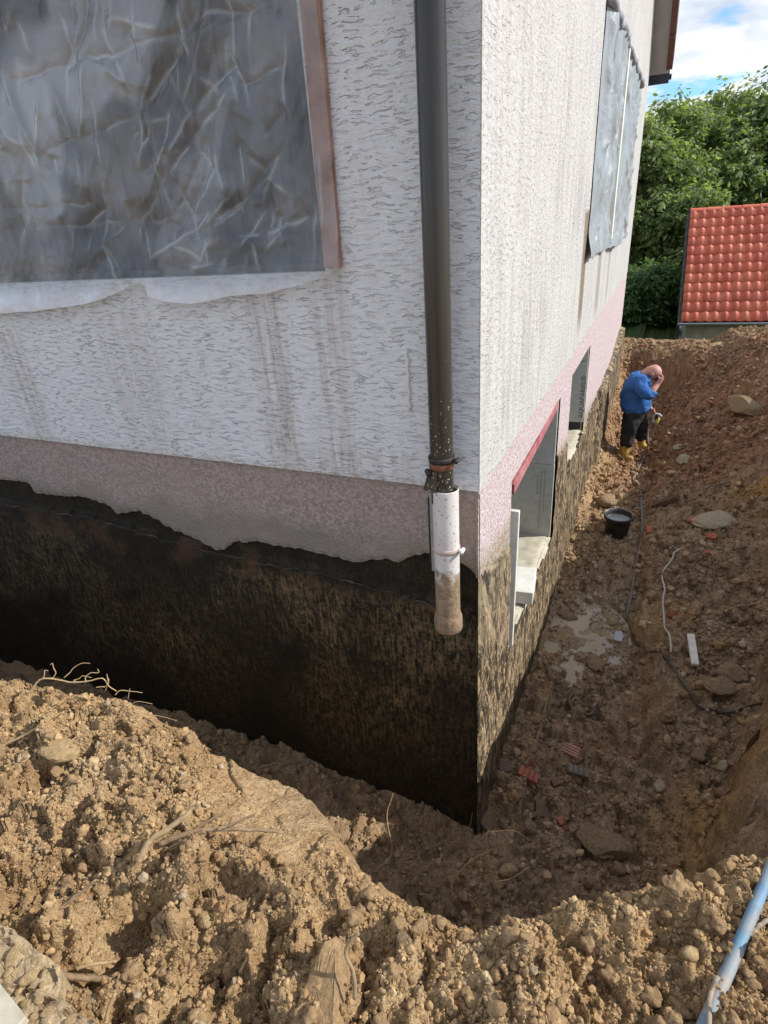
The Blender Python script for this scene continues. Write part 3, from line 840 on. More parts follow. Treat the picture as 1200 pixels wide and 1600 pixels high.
I = np.arange(nX * nZ).reshape(nZ, nX); Q = np.stack([I[:-1, :-1], I[:-1, 1:], I[1:, 1:], I[1:, :-1]], -1).reshape(-1, 4)
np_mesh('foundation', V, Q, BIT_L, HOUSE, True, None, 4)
mb = MB(); lx = np.arange(-4.2, -.06, .03)
mb.tube([(a_, .013 + .004 * math.sin(a_ * 37), float(np.interp(a_, lip_x, lip_z)) + .006 * math.sin(a_ * 61) * math.sin(a_ * 17) + .012 * float(fbm(np.array([a_ * 9]), np.array([0.0]), 8, 3)[0])) for a_ in lx], [.0012 + .0045 * max(0, math.sin(a_ * 23 + 2 * math.sin(a_ * 3)) * math.sin(a_ * 7.3)) for a_ in lx], 6).build('coating_lip', plain('lip_mortar', (.085, .068, .05), .9, .15, .5, 30, .4), HOUSE, True)
# yard side base: thick wall with the two basement openings, then coats on it
wall_cells(0, -.36, -.022, (.075, L), (-2.6, -.002), [op1, op2], CONC, 'basement_wall', HOUSE)
def coat(name, mat_, above, thick, su, sz, seed):
    gy = np.arange(0.0, L + .001, .024); gy[-1] = L; gz = np.arange(-2.6, -.001, .02); gz = np.append(gz, -.0005)
    GY, GZ = np.meshgrid(gy, gz)
    by = np.array([-.1, .0, .244, .45, .62, .7, 1.4, 2.05, 2.2, 2.635, 3.3, 3.95, 4.1, 4.56, 5.6, 6.8, 7.7, 8.4]); bz = np.array([-.42, -.43, -.50, -.56, -.62, -.64, -.66, -.68, -.70, -.76, -.95, -1.10, -1.08, -1.02, -1.03, -1.0, -.85, -.80])
    bnd = np.interp(GY, by, bz) + .035 * fbm(GY * 6, GZ * 2, seed, 4)
    if above:
        xo = -.003 + 0 * GY + .0015 * fbm(GY * 60, GZ * 60, seed + 3, 2)
        msk = GZ > bnd - .03
        xo = np.where(GZ < bnd, -.012, xo)
    else:
        xo = .012 * fbm(GY * 7, GZ * 2.4, seed + 5, 4) + .006 * fbm(GY * 30, GZ * 9, seed + 6, 3)
        xo = np.where(GZ < bnd, xo + .006, -.02)
        xo = xo + .055 * sst(5.2, 5.3, GY) * (GZ < bnd - .02)
        msk = GZ < bnd + .03
        ed = np.clip(GY / .08, 0, 1); xo = xo * ed - .002 * (1 - ed)
    V = np.stack([xo.ravel(), GY.ravel(), GZ.ravel()], 1)
    I = np.arange(GY.size).reshape(GY.shape); Q = np.stack([I[:-1, :-1], I[:-1, 1:], I[1:, 1:], I[1:, :-1]], -1)
    cy = (GY[:-1, :-1] + GY[1:, 1:]) / 2; cz = (GZ[:-1, :-1] + GZ[1:, 1:]) / 2
    ok = msk[:-1, :-1]
    for h in (op1, op2):
        ok &= ~((cy > h[0]) & (cy < h[1]) & (cz > h[2] + .015 * np.sin(cy * 9)) & (cz < h[3]))
    np_mesh(name, V, Q[ok], mat_, HOUSE, True, None, 4)
coat('pink_plinth', PINK_R, True, 0, 0, 0, 401)
coat('foundation', BIT_R, False, 0, 0, 0, 411)
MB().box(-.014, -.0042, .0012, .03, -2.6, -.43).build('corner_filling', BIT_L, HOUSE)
MB().box(-.014, -.0042, .0012, .03, -.429, -.0012).build('pink_plinth', PINK_L, HOUSE)
# openings: cement boards on the far reveal, sills, red lintel, white boards
def text_mesh(body, size, m_, parent, M, name):
    cu = bpy.data.curves.new(name, 'FONT'); cu.body = body; cu.size = size; cu.extrude = .0006
    cu.align_x = 'LEFT'
    tmp = bpy.data.objects.new(name + '_tmp', cu); COL.objects.link(tmp)
    dg = bpy.context.evaluated_depsgraph_get(); me = bpy.data.meshes.new_from_object(tmp.evaluated_get(dg))
    COL.objects.unlink(tmp); bpy.data.objects.remove(tmp)
    me.transform(M); me.materials.clear(); me.materials.append(m_); me.name = name
    return link(name, me, parent)
b1 = empty('basement_opening', (0, 0, 0)); b1.parent = HOUSE; b1['label'] = 'tall basement opening near the corner with red lintel'
b2 = empty('basement_opening', (0, 0, 0)); b2.parent = HOUSE; b2['label'] = 'far basement opening with board lettered AQUAPANEL'
MB().box(-.34, -.012, op1[1] - .026, op1[1] - .004, -.74, op1[3] - .004).build('cement_board', PANEL, b1, bevel=.002)
MB().box(-.34, -.010, op1[1] - .024, op1[1] - .003, op1[2] + .01, -.743).build('cement_board', PANEL, b1, bevel=.002)
MB().box(-.34, -.008, op2[1] - .026, op2[1] - .004, op2[2] + .09, -.355).build('cement_board', PANEL, b2, bevel=.002)
MB().box(-.34, -.010, op2[1] - .024, op2[1] - .003, -.352, op2[3] - .004).build('cement_board', PANEL, b2, bevel=.002)
MB().box(-.34, -.03, op2[1] - .016, op2[1] - .002, op2[2] + .002, op2[2] + .088).build('shadow_gap', IRON, b2)  # dark strip standing in for the shadow gap under the board
# lettering: reads upwards, letter tops towards the inside of the house
Mt = Matrix(((0, -1, 0, -.012), (0, 0, -1, op2[1] - .0268), (1, 0, 0, -.925), (0, 0, 0, 1)))
text_mesh('AQUAPANEL\u00ae', .066, PRINT, b2, Mt, 'lettering')
mb = MB()
for cx_, z0_, z1_ in ((-.105, -1.30, -.80), (-.075, -1.18, -.80), (-.13, -1.0, -.84)):   # rows of small print too faint to read
    z_ = z0_
    while z_ < z1_:
        l_ = random.uniform(.006, .022); mb.box(cx_ - .004, cx_ + .004, op1[1] - .0252, op1[1] - .0238, z_, z_ + l_); z_ += l_ + random.uniform(.004, .012)
tagged(mb.build('print', PRINT_F, b1), kind='stuff')
for (op, b_) in ((op1, b1), (op2, b2)):
    gx = np.linspace(-.35, .004, 16); gy = np.linspace(op[0] + .003, op[1] - .003, 50)
    GX, GY = np.meshgrid(gx, gy); GZ = op[2] + .012 + .012 * fbm(GX * 9, GY * 9, 77, 4) - .03 * sst(-.05, .01, GX)
    V = np.stack([GX.ravel(), GY.ravel(), GZ.ravel()], 1); I = np.arange(GX.size).reshape(GX.shape)
    Q = np.stack([I[:-1, :-1], I[:-1, 1:], I[1:, 1:], I[1:, :-1]], -1).reshape(-1, 4)
    np_mesh('sill', V, Q, CONC, b_, True, None, 4)
# dark room behind
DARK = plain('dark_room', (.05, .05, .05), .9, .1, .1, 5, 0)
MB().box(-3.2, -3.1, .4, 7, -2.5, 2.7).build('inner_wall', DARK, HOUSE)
rot = Matrix.Rotation(math.radians(2.2), 4, 'X')
M = Matrix.Translation((0, .66, -.30)) @ rot
MB().box(-.10, .004, 0, 1.36, -.015, .045, M).build('lintel', REDPAINT, b1, bevel=.004)
# white boards standing at the near side of the first opening
def board(x0, x1, y0, y1, z0, z1, lab, lean=0):
    M = Matrix.Translation((0, (y0 + y1) / 2, z0)) @ Matrix.Rotation(lean, 4, 'Y')
    o = MB().box(x0, x1, -(y1 - y0) / 2, (y1 - y0) / 2, 0, z1 - z0, M).build('board', BOARD_W, None, bevel=.004)
    return tagged(o, lab, 'board')
board(-.05, .018, .69, .72, -1.36, -.43, 'tall white board standing in the near basement opening, thicker one in front', .01)
board(-.07, .008, .735, .765, -1.36, -.66, 'narrow white board standing behind the tall one in the near basement opening', .0)
o = MB().box(-.075, .075, -.16, .16, 0, .10, Matrix.Translation((-.045, 1.30, -1.362)) @ Matrix.Rotation(.12, 4, 'Z')).build('aerated_block', BOARD_W, None, bevel=.006)
tagged(o, 'pale building block lying on the sill of the near basement opening', 'block')
# left window
WOOD = plain('red_brown_wood', (.34, .175, .115), .7, .25, .3, 16, .3, dirt=(.55, .43, .38), dirt_amt=.5)
INNER = NT('window_boards', .7, .25)
p = INNER.pos(); v = INNER.noise(INNER.scale(p, (40, 1, 2.5)), 1, 5, .6); u = INNER.noise(p, 2.2, 4, .6)
c = INNER.mix(INNER.ramp(u, [(.4, 0), (.62, 1)]), (.035, .036, .037), (.13, .115, .10)); c = INNER.mix(1, c, INNER.ramp(v, [(.3, .7), (.7, 1.3)]), 'MULTIPLY'); INNER.col(c); INNER = INNER.m
wl = empty('window'); wl.parent = HOUSE; wl['label'] = 'covered window of the street side wall'
for k in range(5):
    xa = -2.7 + .416 * k
    MB().box(xa + .002, xa + .4145, .09, .112, .87, 2.32).build('window_board', INNER, wl, bevel=.003)
MB().box(-.66, -.622, .03, .089, .872, 2.318).build('jamb_frame', INNER, wl)
MB().box(-2.699, -.661, .04, .088, .872, .90).build('sill_frame', INNER, wl)
Mr = Matrix.Translation((-.575, -.008, .885)) @ Matrix.Rotation(.018, 4, 'Y')
MB().box(-.036, .036, -.016, .006, 0, 1.5, Mr).build('batten', WOOD, wl, bevel=.003)
# right windows
wr = [empty('window'), empty('window')]
for q, w_ in zip(wr, (w1, w2)):
    q.parent = HOUSE
    MB().box(-.16, -.14, w_[0], w_[1], w_[2], w_[3]).build('pane', DARK, q)
    MB().box(-.139, -.08, w_[0] + .001, w_[0] + .07, w_[2] + .001, w_[3] - .001).build('frame', BOARD_W, q)
    MB().box(-.138, -.08, w_[1] - .07, w_[1] - .001, w_[2] + .001, w_[3] - .001).build('frame', BOARD_W, q)
    MB().box(-.10, .03, w_[0] - .04, w_[1] + .04, w_[2] - .035, w_[2] - .001).build('sill', BOARD_W, q)
MB().box(-.05, .05, 4.40, 4.50, .66, 2.17).build('mullion', BOARD_W, HOUSE, bevel=.003)
MB().tube([(-.0, .02 - .31, .34), (-.0, .018 - .31, .34)], .004).build('nail', IRON, HOUSE) if False else None
# foam drip on the wall, metal strip behind the pipe
mb = MB(); pp = [(-.292, -.004, .335 + .245 * i / 12) for i in range(13)]
mb.tube([(a + .003 * math.sin(i * 2.1), b, c_) for i, (a, b, c_) in enumerate(pp)], [.004 + .004 * abs(math.sin(i * 1.7)) for i in range(13)], 8).build('foam_drip', BOARD_W, HOUSE, True)
MB().box(-.222, -.190, -.004, .014, -.43, -.03).build('metal_strip', GREYMETAL, HOUSE, bevel=.002)
MB().box(-.232, -.226, .002, .02, -.40, -.06).build('gap', IRON, HOUSE)

# ------------------------------------------------------------------ downpipe
DP = empty('downpipe', (-.13, -.09, -.64), 'dark brown rainwater downpipe at the house corner ending in a muddy white sleeve', 'downpipe')
ox, oy, oz = DP.location
def part(mb, name, m_, smooth=True):
    o = mb.build(name, m_, None, smooth); o.parent = DP; o.matrix_parent_inverse = Matrix.Translation((-ox, -oy, -oz)); return o
AX = (-.129, -.09)
mb = MB().lathe([(.0465, -.02), (.0465, .5), (.0465, 1.64)], 36, (*AX, 0)); part(mb, 'upper_pipe', PIPE_S)
mb = MB().lathe([(.0466, 1.60), (.0466, 1.635), (.0515, 1.64), (.0535, 1.652), (.0515, 1.665), (.0535, 1.68), (.052, 1.70), (.052, 2.1), (.047, 2.11), (.047, 2.75)], 36, (*AX, 0)); part(mb, 'pipe_joint', PIPE_D)
wx = AX[0] + .017
mb = MB().lathe([(.049, .03), (.0535, .045), (.0545, .04), (.0545, -.50), (.0545, -.565), (.058, -.58), (.0635, -.595), (.0645, -.62), (.0645, -.655), (.062, -.665), (.057, -.66), (.055, -.60)], 40, (AX[0] + .012, AX[1], 0)); part(mb, 'white_sleeve', PIPE_W)
for zc, m_, r0 in ((.175, IRON, .050), (-.235, plain('painted_clamp', (.55, .47, .42), .6, .3, .2, 40, .2, dirt=(.35, .18, .12), dirt_amt=.6), .0550)):
    xo = 0 if zc > 0 else .012
    mb = MB().lathe([(r0 - .002, -.010), (r0 + .002, -.011), (r0 + .004, -.004), (r0 + .0035, .006), (r0 + .001, .011), (r0 - .002, .01)], 36, (AX[0] + xo, AX[1], zc))
    cl_ = part(mb, 'pipe_clamp', m_)
    mb = MB().tube([(AX[0] + xo + r0, AX[1] - .012, zc), (AX[0] + xo + r0 + .018, AX[1] - .012, zc)], .008, 10)
    mb.tube([(AX[0] + xo + r0 + .018, AX[1] - .03, zc), (AX[0] + xo + r0 + .018, AX[1] + .006, zc)], [.009, .009], 10)
    o = mb.build('bolt_lug', m_ if zc > 0 else BOARD_W, None, True); o.parent = cl_
    mb = MB().tube([(AX[0] + xo - .01, AX[1] + .04, zc), (AX[0] + xo - .01, .01, zc)], .006, 8)
    o = mb.build('wall_pin', IRON, None, True); o.parent = cl_
mb = MB().lathe([(.048, .135), (.0505, .137), (.0505, .158), (.048, .16)], 36, (*AX, 0)); part(mb, 'rust_band', RUST)
# torn metal flap under the upper clamp
V = []; 
for i in range(5):
    for j in range(5):
        a = -2.55 + .23 * i; r_ = .052 + .004 * j * (1 - i / 6)
        V.append((AX[0] + r_ * math.cos(a) - .012 * (j / 4) * (i < 2), AX[1] + r_ * math.sin(a), .135 - .022 * j + .004 * math.sin(i * 2 + j)))
part(MB().add(V, [(i * 5 + j, i * 5 + j + 1, (i + 1) * 5 + j + 1, (i + 1) * 5 + j) for i in range(4) for j in range(4)]), 'torn_flap', PIPE_S)
mb = MB().tube([(AX[0] - .052, AX[1] - .03, .125), (AX[0] - .035, AX[1] - .055, .12)], [.012, .012], 8); part(mb, 'clamp_screw', IRON)

# ------------------------------------------------------------------ plastic sheets
def film_mat(name, tint, haze, rough, trans, hem=None):
    t = NT(name, rough, .5); p = t.pos()
    t.b.inputs['Base Color'].default_value = (*tint, 1)
    tr = t.n('ShaderNodeBsdfTransparent'); tr.inputs[0].default_value = (.96, .97, .98, 1)
    ms = t.n('ShaderNodeMixShader')
    w1_ = t.noise(p, 1.9, 7, .62, .8); w2_ = t.noise(p, 16, 4, .65, 2.0)
    at = t.n('ShaderNodeVertexColor'); at.layer_name = 'Col'; spx = t.n('ShaderNodeSeparateColor'); t.t.links.new(at.outputs[0], spx.inputs[0]); cre = spx.outputs[0]     # red: crease whitening and painted glints; green: sky reflection painted as pale patches
    f = t.math('ADD', t.math('MULTIPLY', t.ramp(w1_, [(.3, 0), (.72, 1)]), haze[1]), haze[0])
    f = t.math('ADD', f, t.math('MULTIPLY', cre, .24), clamp=True)
    f = t.math('ADD', f, t.math('MULTIPLY', spx.outputs[1], .30), clamp=True)
    if hem is not None: f = t.math('ADD', f, t.math('MULTIPLY', t.band(t.xyz(p, 2), hem, hem - .10), .6), clamp=True)   # film folded double along its lower hem
    t.t.links.new(f, ms.inputs[0]); t.t.links.new(tr.outputs[0], ms.inputs[1]); t.t.links.new(t.b.outputs[0], ms.inputs[2])
    gl = t.n('ShaderNodeBsdfGlossy'); gl.inputs['Roughness'].default_value = .11; gl.inputs['Color'].default_value = (1, 1, 1, 1)
    fr = t.n('ShaderNodeFresnel'); fr.inputs[0].default_value = 1.5
    m2 = t.n('ShaderNodeMixShader'); t.t.links.new(t.math('MULTIPLY', fr.outputs[0], 0.55 if hem is not None else .1, clamp=True), m2.inputs[0])
    t.t.links.new(ms.outputs[0], m2.inputs[1]); t.t.links.new(gl.outputs[0], m2.inputs[2])
    t.t.links.new(m2.outputs[0], t.out.inputs[0])
    vd = t.voro(t.n('ShaderNodeVectorMath', operation='ADD').outputs[0], 1) if False else None
    cr_ = t.voro(p, 9.0, 'F1'); cr2_ = t.voro(p, 21.0, 'F1')
    nb = t.bump(w2_, .2, .02, t.bump(t.math('ADD', cr_, t.math('MULTIPLY', cr2_, .4)), .28, .03))
    t.nrm(nb); t.put(gl.inputs['Normal'], nb); t.put(fr.inputs['Normal'], nb)
    return t.m
FILM = film_mat('clear_film', (.76, .80, .86), (.02, .26), .12, .5, .885)
bot_px = [(-300, 495), (-120, 498), (0, 490), (30, 487), (60, 485), (95, 480), (130, 476), (160, 468), (185, 458), (210, 446), (226, 440), (232, 446), (238, 462), (262, 470), (300, 474), (330, 470), (360, 462), (395, 459), (420, 458), (450, 450), (480, 443), (510, 432), (532, 418)]
bp = [spot(a, b, 1, -.03) for a, b in bot_px]
bx = np.array([q[0] for q in bp]); bz = np.array([q[2] for q in bp])
gx = np.concatenate([np.arange(-3.6, -2.3, .03), np.arange(-2.3, -.5285, .0065)]); nZ = 240
Vs = []
for x_ in gx:
    z0_ = np.interp(x_, bx, bz); Vs.append(np.stack([np.full(nZ, x_), np.zeros(nZ), z0_ + (2.36 - z0_) * np.linspace(0, 1, nZ) ** 1.0], 1))
V = np.stack(Vs)                        # (nx, nz, 3)
xg = V[:, :, 0]; zg = V[:, :, 2]
def ridged(x, y, seed): return 1 - np.abs(vnoise(x, y, seed)) * 2
yo = .006 * fbm(xg * 2.2, zg * 2.2, 511, 3); crease_white = np.zeros_like(xg)
wx_ = xg + .035 * fbm(xg * 5, zg * 5, 501, 3); wz_ = zg + .035 * fbm(xg * 5, zg * 5, 505, 3)
frng = np.random.default_rng(77)
def fold(x0, z0, x1, z1, amp, w, soft=.0):
    global yo, crease_white
    dxx, dzz = x1 - x0, z1 - z0; ln = math.hypot(dxx, dzz); dxx /= ln; dzz /= ln
    u = (wx_ - x0) * dxx + (wz_ - z0) * dzz; d_ = np.abs((wx_ - x0) * -dzz + (wz_ - z0) * dxx)
    win = sst(-.12 * ln, .25 * ln, u) * sst(1.12 * ln, .75 * ln, u)
    yo = yo + amp * np.exp(-d_ / w) * win
    crease_white = np.maximum(crease_white, np.exp(-(d_ / .006) ** 1.5) * win * sst(-.1, .45, vnoise(u * 9 + x0 * 40, d_ * 3 + z0 * 31, 577)) * min(1.0, abs(amp) / .012))  # whitened crease lines, with the glints on the folds painted in
for k in range(170):
    cx_ = frng.uniform(-2.3, -.7); cz_ = frng.uniform(.9, 1.95)
    if frng.random() < .55: cx_ = frng.uniform(-1.45, -.7)
    an = frng.normal(1.15, .6) if frng.random() < .7 else frng.uniform(0, 3.1)
    ln = frng.uniform(.06, .34) * (1.6 if frng.random() < .15 else 1)
    fold(cx_ - math.cos(an) * ln / 2, cz_ - math.sin(an) * ln / 2, cx_ + math.cos(an) * ln / 2, cz_ + math.sin(an) * ln / 2, frng.choice([-1, 1]) * frng.uniform(.004, .020), frng.uniform(.010, .04))
for a_, b_, am_ in (((0, 135), (200, 65), .016), ((190, 68), (420, -10), .014), ((150, 0), (185, 160), .01), ((250, 420), (330, 230), .012), ((270, 430), (360, 260), -.012), ((455, 0), (497, 415), .010), ((470, 0), (507, 400), .012), ((0, 330), (150, 310), .008), ((60, 250), (200, 180), .01), ((0, 360), (480, 325), .006)):
    A_ = spot(*a_, 1, -.03); B_ = spot(*b_, 1, -.03); fold(A_[0], A_[2], B_[0], B_[2], am_, .02)
def blob(px_, py_, rx_, rz_, an):
    q = spot(px_, py_, 1, -.03); u = (wx_ - q[0]) * math.cos(an) + (wz_ - q[2]) * math.sin(an); w_ = -(wx_ - q[0]) * math.sin(an) + (wz_ - q[2]) * math.cos(an)
    return sst(1.15, .85, np.sqrt((u / rx_) ** 2 + (w_ / rz_) ** 2) + .35 * fbm(xg * 4, zg * 4, 571, 3))
sky_sheen = np.clip(.75 * blob(130, 60, .42, .26, .6) + .55 * blob(40, 250, .3, .2, 1.0) + .3 * blob(300, 340, .12, .3, -.6) + .3 * blob(330, 180, .07, .25, -.5), 0, 1)  # pale patches painted into the film for its sky reflection
inside = sst(0, .12, -.62 - xg) * sst(.0, .1, zg - .98)
flap = sst(.16, 0, zg - np.interp(xg, bx, bz))
y_ = -.03 + yo * .9 * (.25 + .75 * inside) + .02 * inside - flap * (.018 + .016 * fbm(xg * 9, zg * 3, 551, 3))
y_ = np.minimum(y_, np.where(inside < .5, -.012, .02))
V[:, :, 1] = y_
I = np.arange(len(gx) * nZ).reshape(len(gx), nZ); Q = np.stack([I[:-1, :-1], I[1:, :-1], I[1:, 1:], I[:-1, 1:]], -1).reshape(-1, 4)
o = np_mesh('plastic_sheet', V.reshape(-1, 3), Q, FILM, None, True, np.stack([crease_white.ravel(), sky_sheen.ravel(), 0 * crease_white.ravel()], 1), 4)
tagged(o, 'crumpled clear plastic sheet taped over the street side window', 'plastic sheet')
# grey foil over the two yard windows
t = NT('grey_foil', .33, .5); p = t.pos()
t.col(t.mix(t.noise(p, 2.5, 4), (.25, .28, .295), (.38, .405, .41))); t.nrm(t.bump(t.noise(t.scale(p, (8, 8, 3)), 2.2, 4, .6, 1.5), .5, .03)); FOIL = t.m
def foil(y0, y1, z0, z1, seed, lab):
    gy = np.linspace(y0, y1, 70); tt = np.linspace(0, 1, 90)
    GY, TT = np.meshgrid(gy, tt)
    zb_ = z0 + .05 * fbm(GY * 3, TT * 0, seed, 3)
    GZ = zb_ + (z1 - zb_) * TT
    GY2 = GY + .10 * (GY - (y0 + y1) / 2) * sst(.22, 0, TT)
    xo = .022 + .020 * ridged(GY * 3.5 + GZ * .8, GZ * 1.2, seed + 2) + .016 * 1.7 * np.maximum(0, ridged(GY * 6 - GZ * 2, GZ * 3 + GY, seed + 3)) ** 2 + .010 * fbm(GY * 9, GZ * 5, seed + 4, 3) + sst(.2, 0, TT) * (.02 + .035 * fbm(GY * 6, TT * 2, seed + 6, 3))
    edge = sst(0, .22, GY - y0) * sst(0, .12, y1 - GY)
    xo = np.maximum(.004 + (xo - .004) * (.08 + .92 * np.maximum(edge, .7 * sst(.14, 0, TT))), .004)
    V = np.stack([xo.ravel(), GY2.ravel(), GZ.ravel()], 1); I = np.arange(GY.size).reshape(GY.shape)
    Q = np.stack([I[:-1, :-1], I[:-1, 1:], I[1:, 1:], I[1:, :-1]], -1).reshape(-1, 4)
    o = np_mesh('foil_sheet', V, Q, FOIL, None, True, None, 4); tagged(o, lab, 'foil sheet', 'grey foil over the yard side windows')
    mb = MB(); n_ = 24
    pts = [(.035 + .012 * vnoise(np.array([k * .7]), np.array([seed * 1.0]), 9)[0], y0 + (y1 - y0) * k / n_, z1 + .0 + .01 * math.sin(k)) for k in range(n_ + 1)]
    r_ = mb.tube(pts, [.033 + .004 * math.sin(k * 1.1 + seed) + .003 * math.sin(k * 2.9) for k in range(n_ + 1)], 8).build('rolled_edge', plain('foil_roll', (.27, .28, .30), .5, .4, .15, 20, .3), None, True)
    r_.parent = o
foil(2.95, 4.36, .66, 2.19, 601, 'wide grey foil sheet over the nearer yard side window, flaring at the bottom')
foil(4.54, 6.55, .60, 2.17, 631, 'narrow looking grey foil sheet over the farther yard side window')

# ------------------------------------------------------------------ shed with tiled roof beyond the bank
SX, SY, SZ0 = 1.0, 14.0, -1.72
SH = empty('shed', (SX, SY, -2.3), 'low plastered shed with a bright red pantile roof behind the earth bank', 'shed')
SH.rotation_euler = (0, 0, math.radians(3))
SHW = plain('shed_plaster', (.36, .31, .22), .9, .1, .25, 5, .3, dirt=(.22, .18, .13), dirt_amt=.5)
def sbox(x0, x1, y0, y1, z0, z1, name, m_, bevel=0):
    o = MB().box(x0, x1, y0, y1, z0, z1).build(name, m_, SH, bevel=bevel); return o
zl = 2.3 - 1.72           # eave height above shed origin
ww = 4.2; run = 2.32
sbox(.16, ww - .1, .06, .5, -.4, zl + .1, 'wall', SHW)
sbox(.16, .40, .502, 4.5, -.4, zl + .1, 'wall', SHW)
sbox(ww - .3, ww - .1, .502, 4.5, -.4, zl + .1, 'wall', SHW)
MB().add([(.17, .3, zl), (.17, 4.4, zl), (.17, 2.36, zl + 2.05), (.40, .3, zl), (.40, 4.4, zl), (.40, 2.36, zl + 2.05)], [(0, 2, 1), (3, 4, 5), (0, 1, 4, 3), (1, 2, 5, 4), (0, 3, 5, 2)]).build('gable_wall', SHW, SH)
FEL = plain('dark_board', (.045, .04, .036), .8, .2, .2, 20, .2)
for sg in (0, 1):
    V = []
    for x_ in (.03, ww):
        for (yy_, zz_) in (((0, zl), (2.33, zl + 2.32)) if sg == 0 else ((4.66, zl), (2.33, zl + 2.32))):
            V += [(x_, yy_, zz_ - .09), (x_, yy_, zz_ - .03)]
    MB().add(V, [(0, 1, 3, 2), (4, 6, 7, 5), (0, 4, 5, 1), (2, 3, 7, 6), (0, 2, 6, 4), (1, 5, 7, 3)]).build('roof_deck', FEL, SH)
for sgn_ in (0,):
    V = []
    for x_ in (-.07, -.012):
        for (yy_, zz_) in ((-.05, zl - .05), (2.33, zl + 2.33)):
            V += [(x_, yy_, zz_ - .30), (x_, yy_, zz_ + .03)]
    MB().add(V, [(0, 1, 3, 2), (4, 6, 7, 5), (0, 4, 5, 1), (2, 3, 7, 6), (0, 2, 6, 4), (1, 5, 7, 3)]).build('verge_board', FEL, SH)
TILES = [plain('red_roof_tile', (.60, .135, .07), .55, .45, .12, 9, .1), plain('red_roof_tile_pale', (.64, .165, .09), .55, .45, .12, 9, .1), plain('red_roof_tile_dark', (.52, .11, .06), .55, .45, .12, 9, .1)]
TW, TLn = .208, .274
def tile_mesh(mat_):
    nu = 13; V = []; Fc = []
    for j, (s_, lift) in enumerate(((0.0, .0), (0.0, .019), (TLn + .05, -.006))):
        for i in range(nu):
            u = i / (nu - 1); h = .036 * (math.sin(u * 2 * math.pi - .9) * .5 + .5) ** 1.9
            V.append((u * TW * 1.08, s_ * .7071 - (lift + h) * .7071, s_ * .7071 + (lift + h) * .7071 ))
    for j in range(2):
        for i in range(nu - 1): Fc.append((j * nu + i, j * nu + i + 1, (j + 1) * nu + i + 1, (j + 1) * nu + i))
    me_ = bpy.data.meshes.new('roof_tile'); me_.from_pydata(V, [], Fc); me_.materials.append(mat_)
    me_.polygons.foreach_set('use_smooth', [True] * len(me_.polygons)); return me_
TM = [tile_mesh(q) for q in TILES]
nrow, ncol = 12, 20
for r_ in range(nrow):
    for c_ in range(ncol):
        o = link('roof_tile', random.choice(TM), SH)
        o.location = (.0 + c_ * TW + random.uniform(-.003, .003), -.03 + r_ * TLn * .7071, zl - .0 + r_ * TLn * .7071 + random.uniform(-.003, .003))
        o.rotation_euler = (random.uniform(-.012, .012), 0, random.uniform(-.01, .01))
for k in range(11):
    mb = MB(); V = []
    for x_, rr in ((0, .098), (.40, .088)):
        for i in range(9):
            a = math.pi * i / 8; V.append((x_, -rr * math.cos(a), rr * math.sin(a) * .85))
    mb.add(V, [(i, i + 1, 9 + i + 1, 9 + i) for i in range(8)])
    o = mb.build('ridge_tile', random.choice(TILES), SH, True); o.location = (k * .385, 2.34, zl + 2.30)
mb = MB(); V = []
for x_ in (-.06, ww + .1):
    for i in range(9):
        a = math.pi + math.pi * i / 8; V.append((x_, -.10 + .055 * math.cos(a), zl - .02 + .055 * math.sin(a)))
    for i in range(9):
        a = 2 * math.pi - math.pi * i / 8; V.append((x_, -.10 + .049 * math.cos(a), zl - .02 + .049 * math.sin(a)))
Fc = [tuple(range(18)), tuple(range(35, 17, -1))] + [(i, (i + 1) % 18, 18 + (i + 1) % 18, 18 + i) for i in range(18)]
mb.add(V, Fc).build('gutter', ZINC, SH)
MB().tube(smooth_path([(.0, -.10, zl - .08), (.01, -.09, zl - .16), (.05, .12, zl - .30), (.05, .14, zl - .5), (.05, .14, -.3)], 4), .035, 10).build('downpipe', ZINC, SH, True)

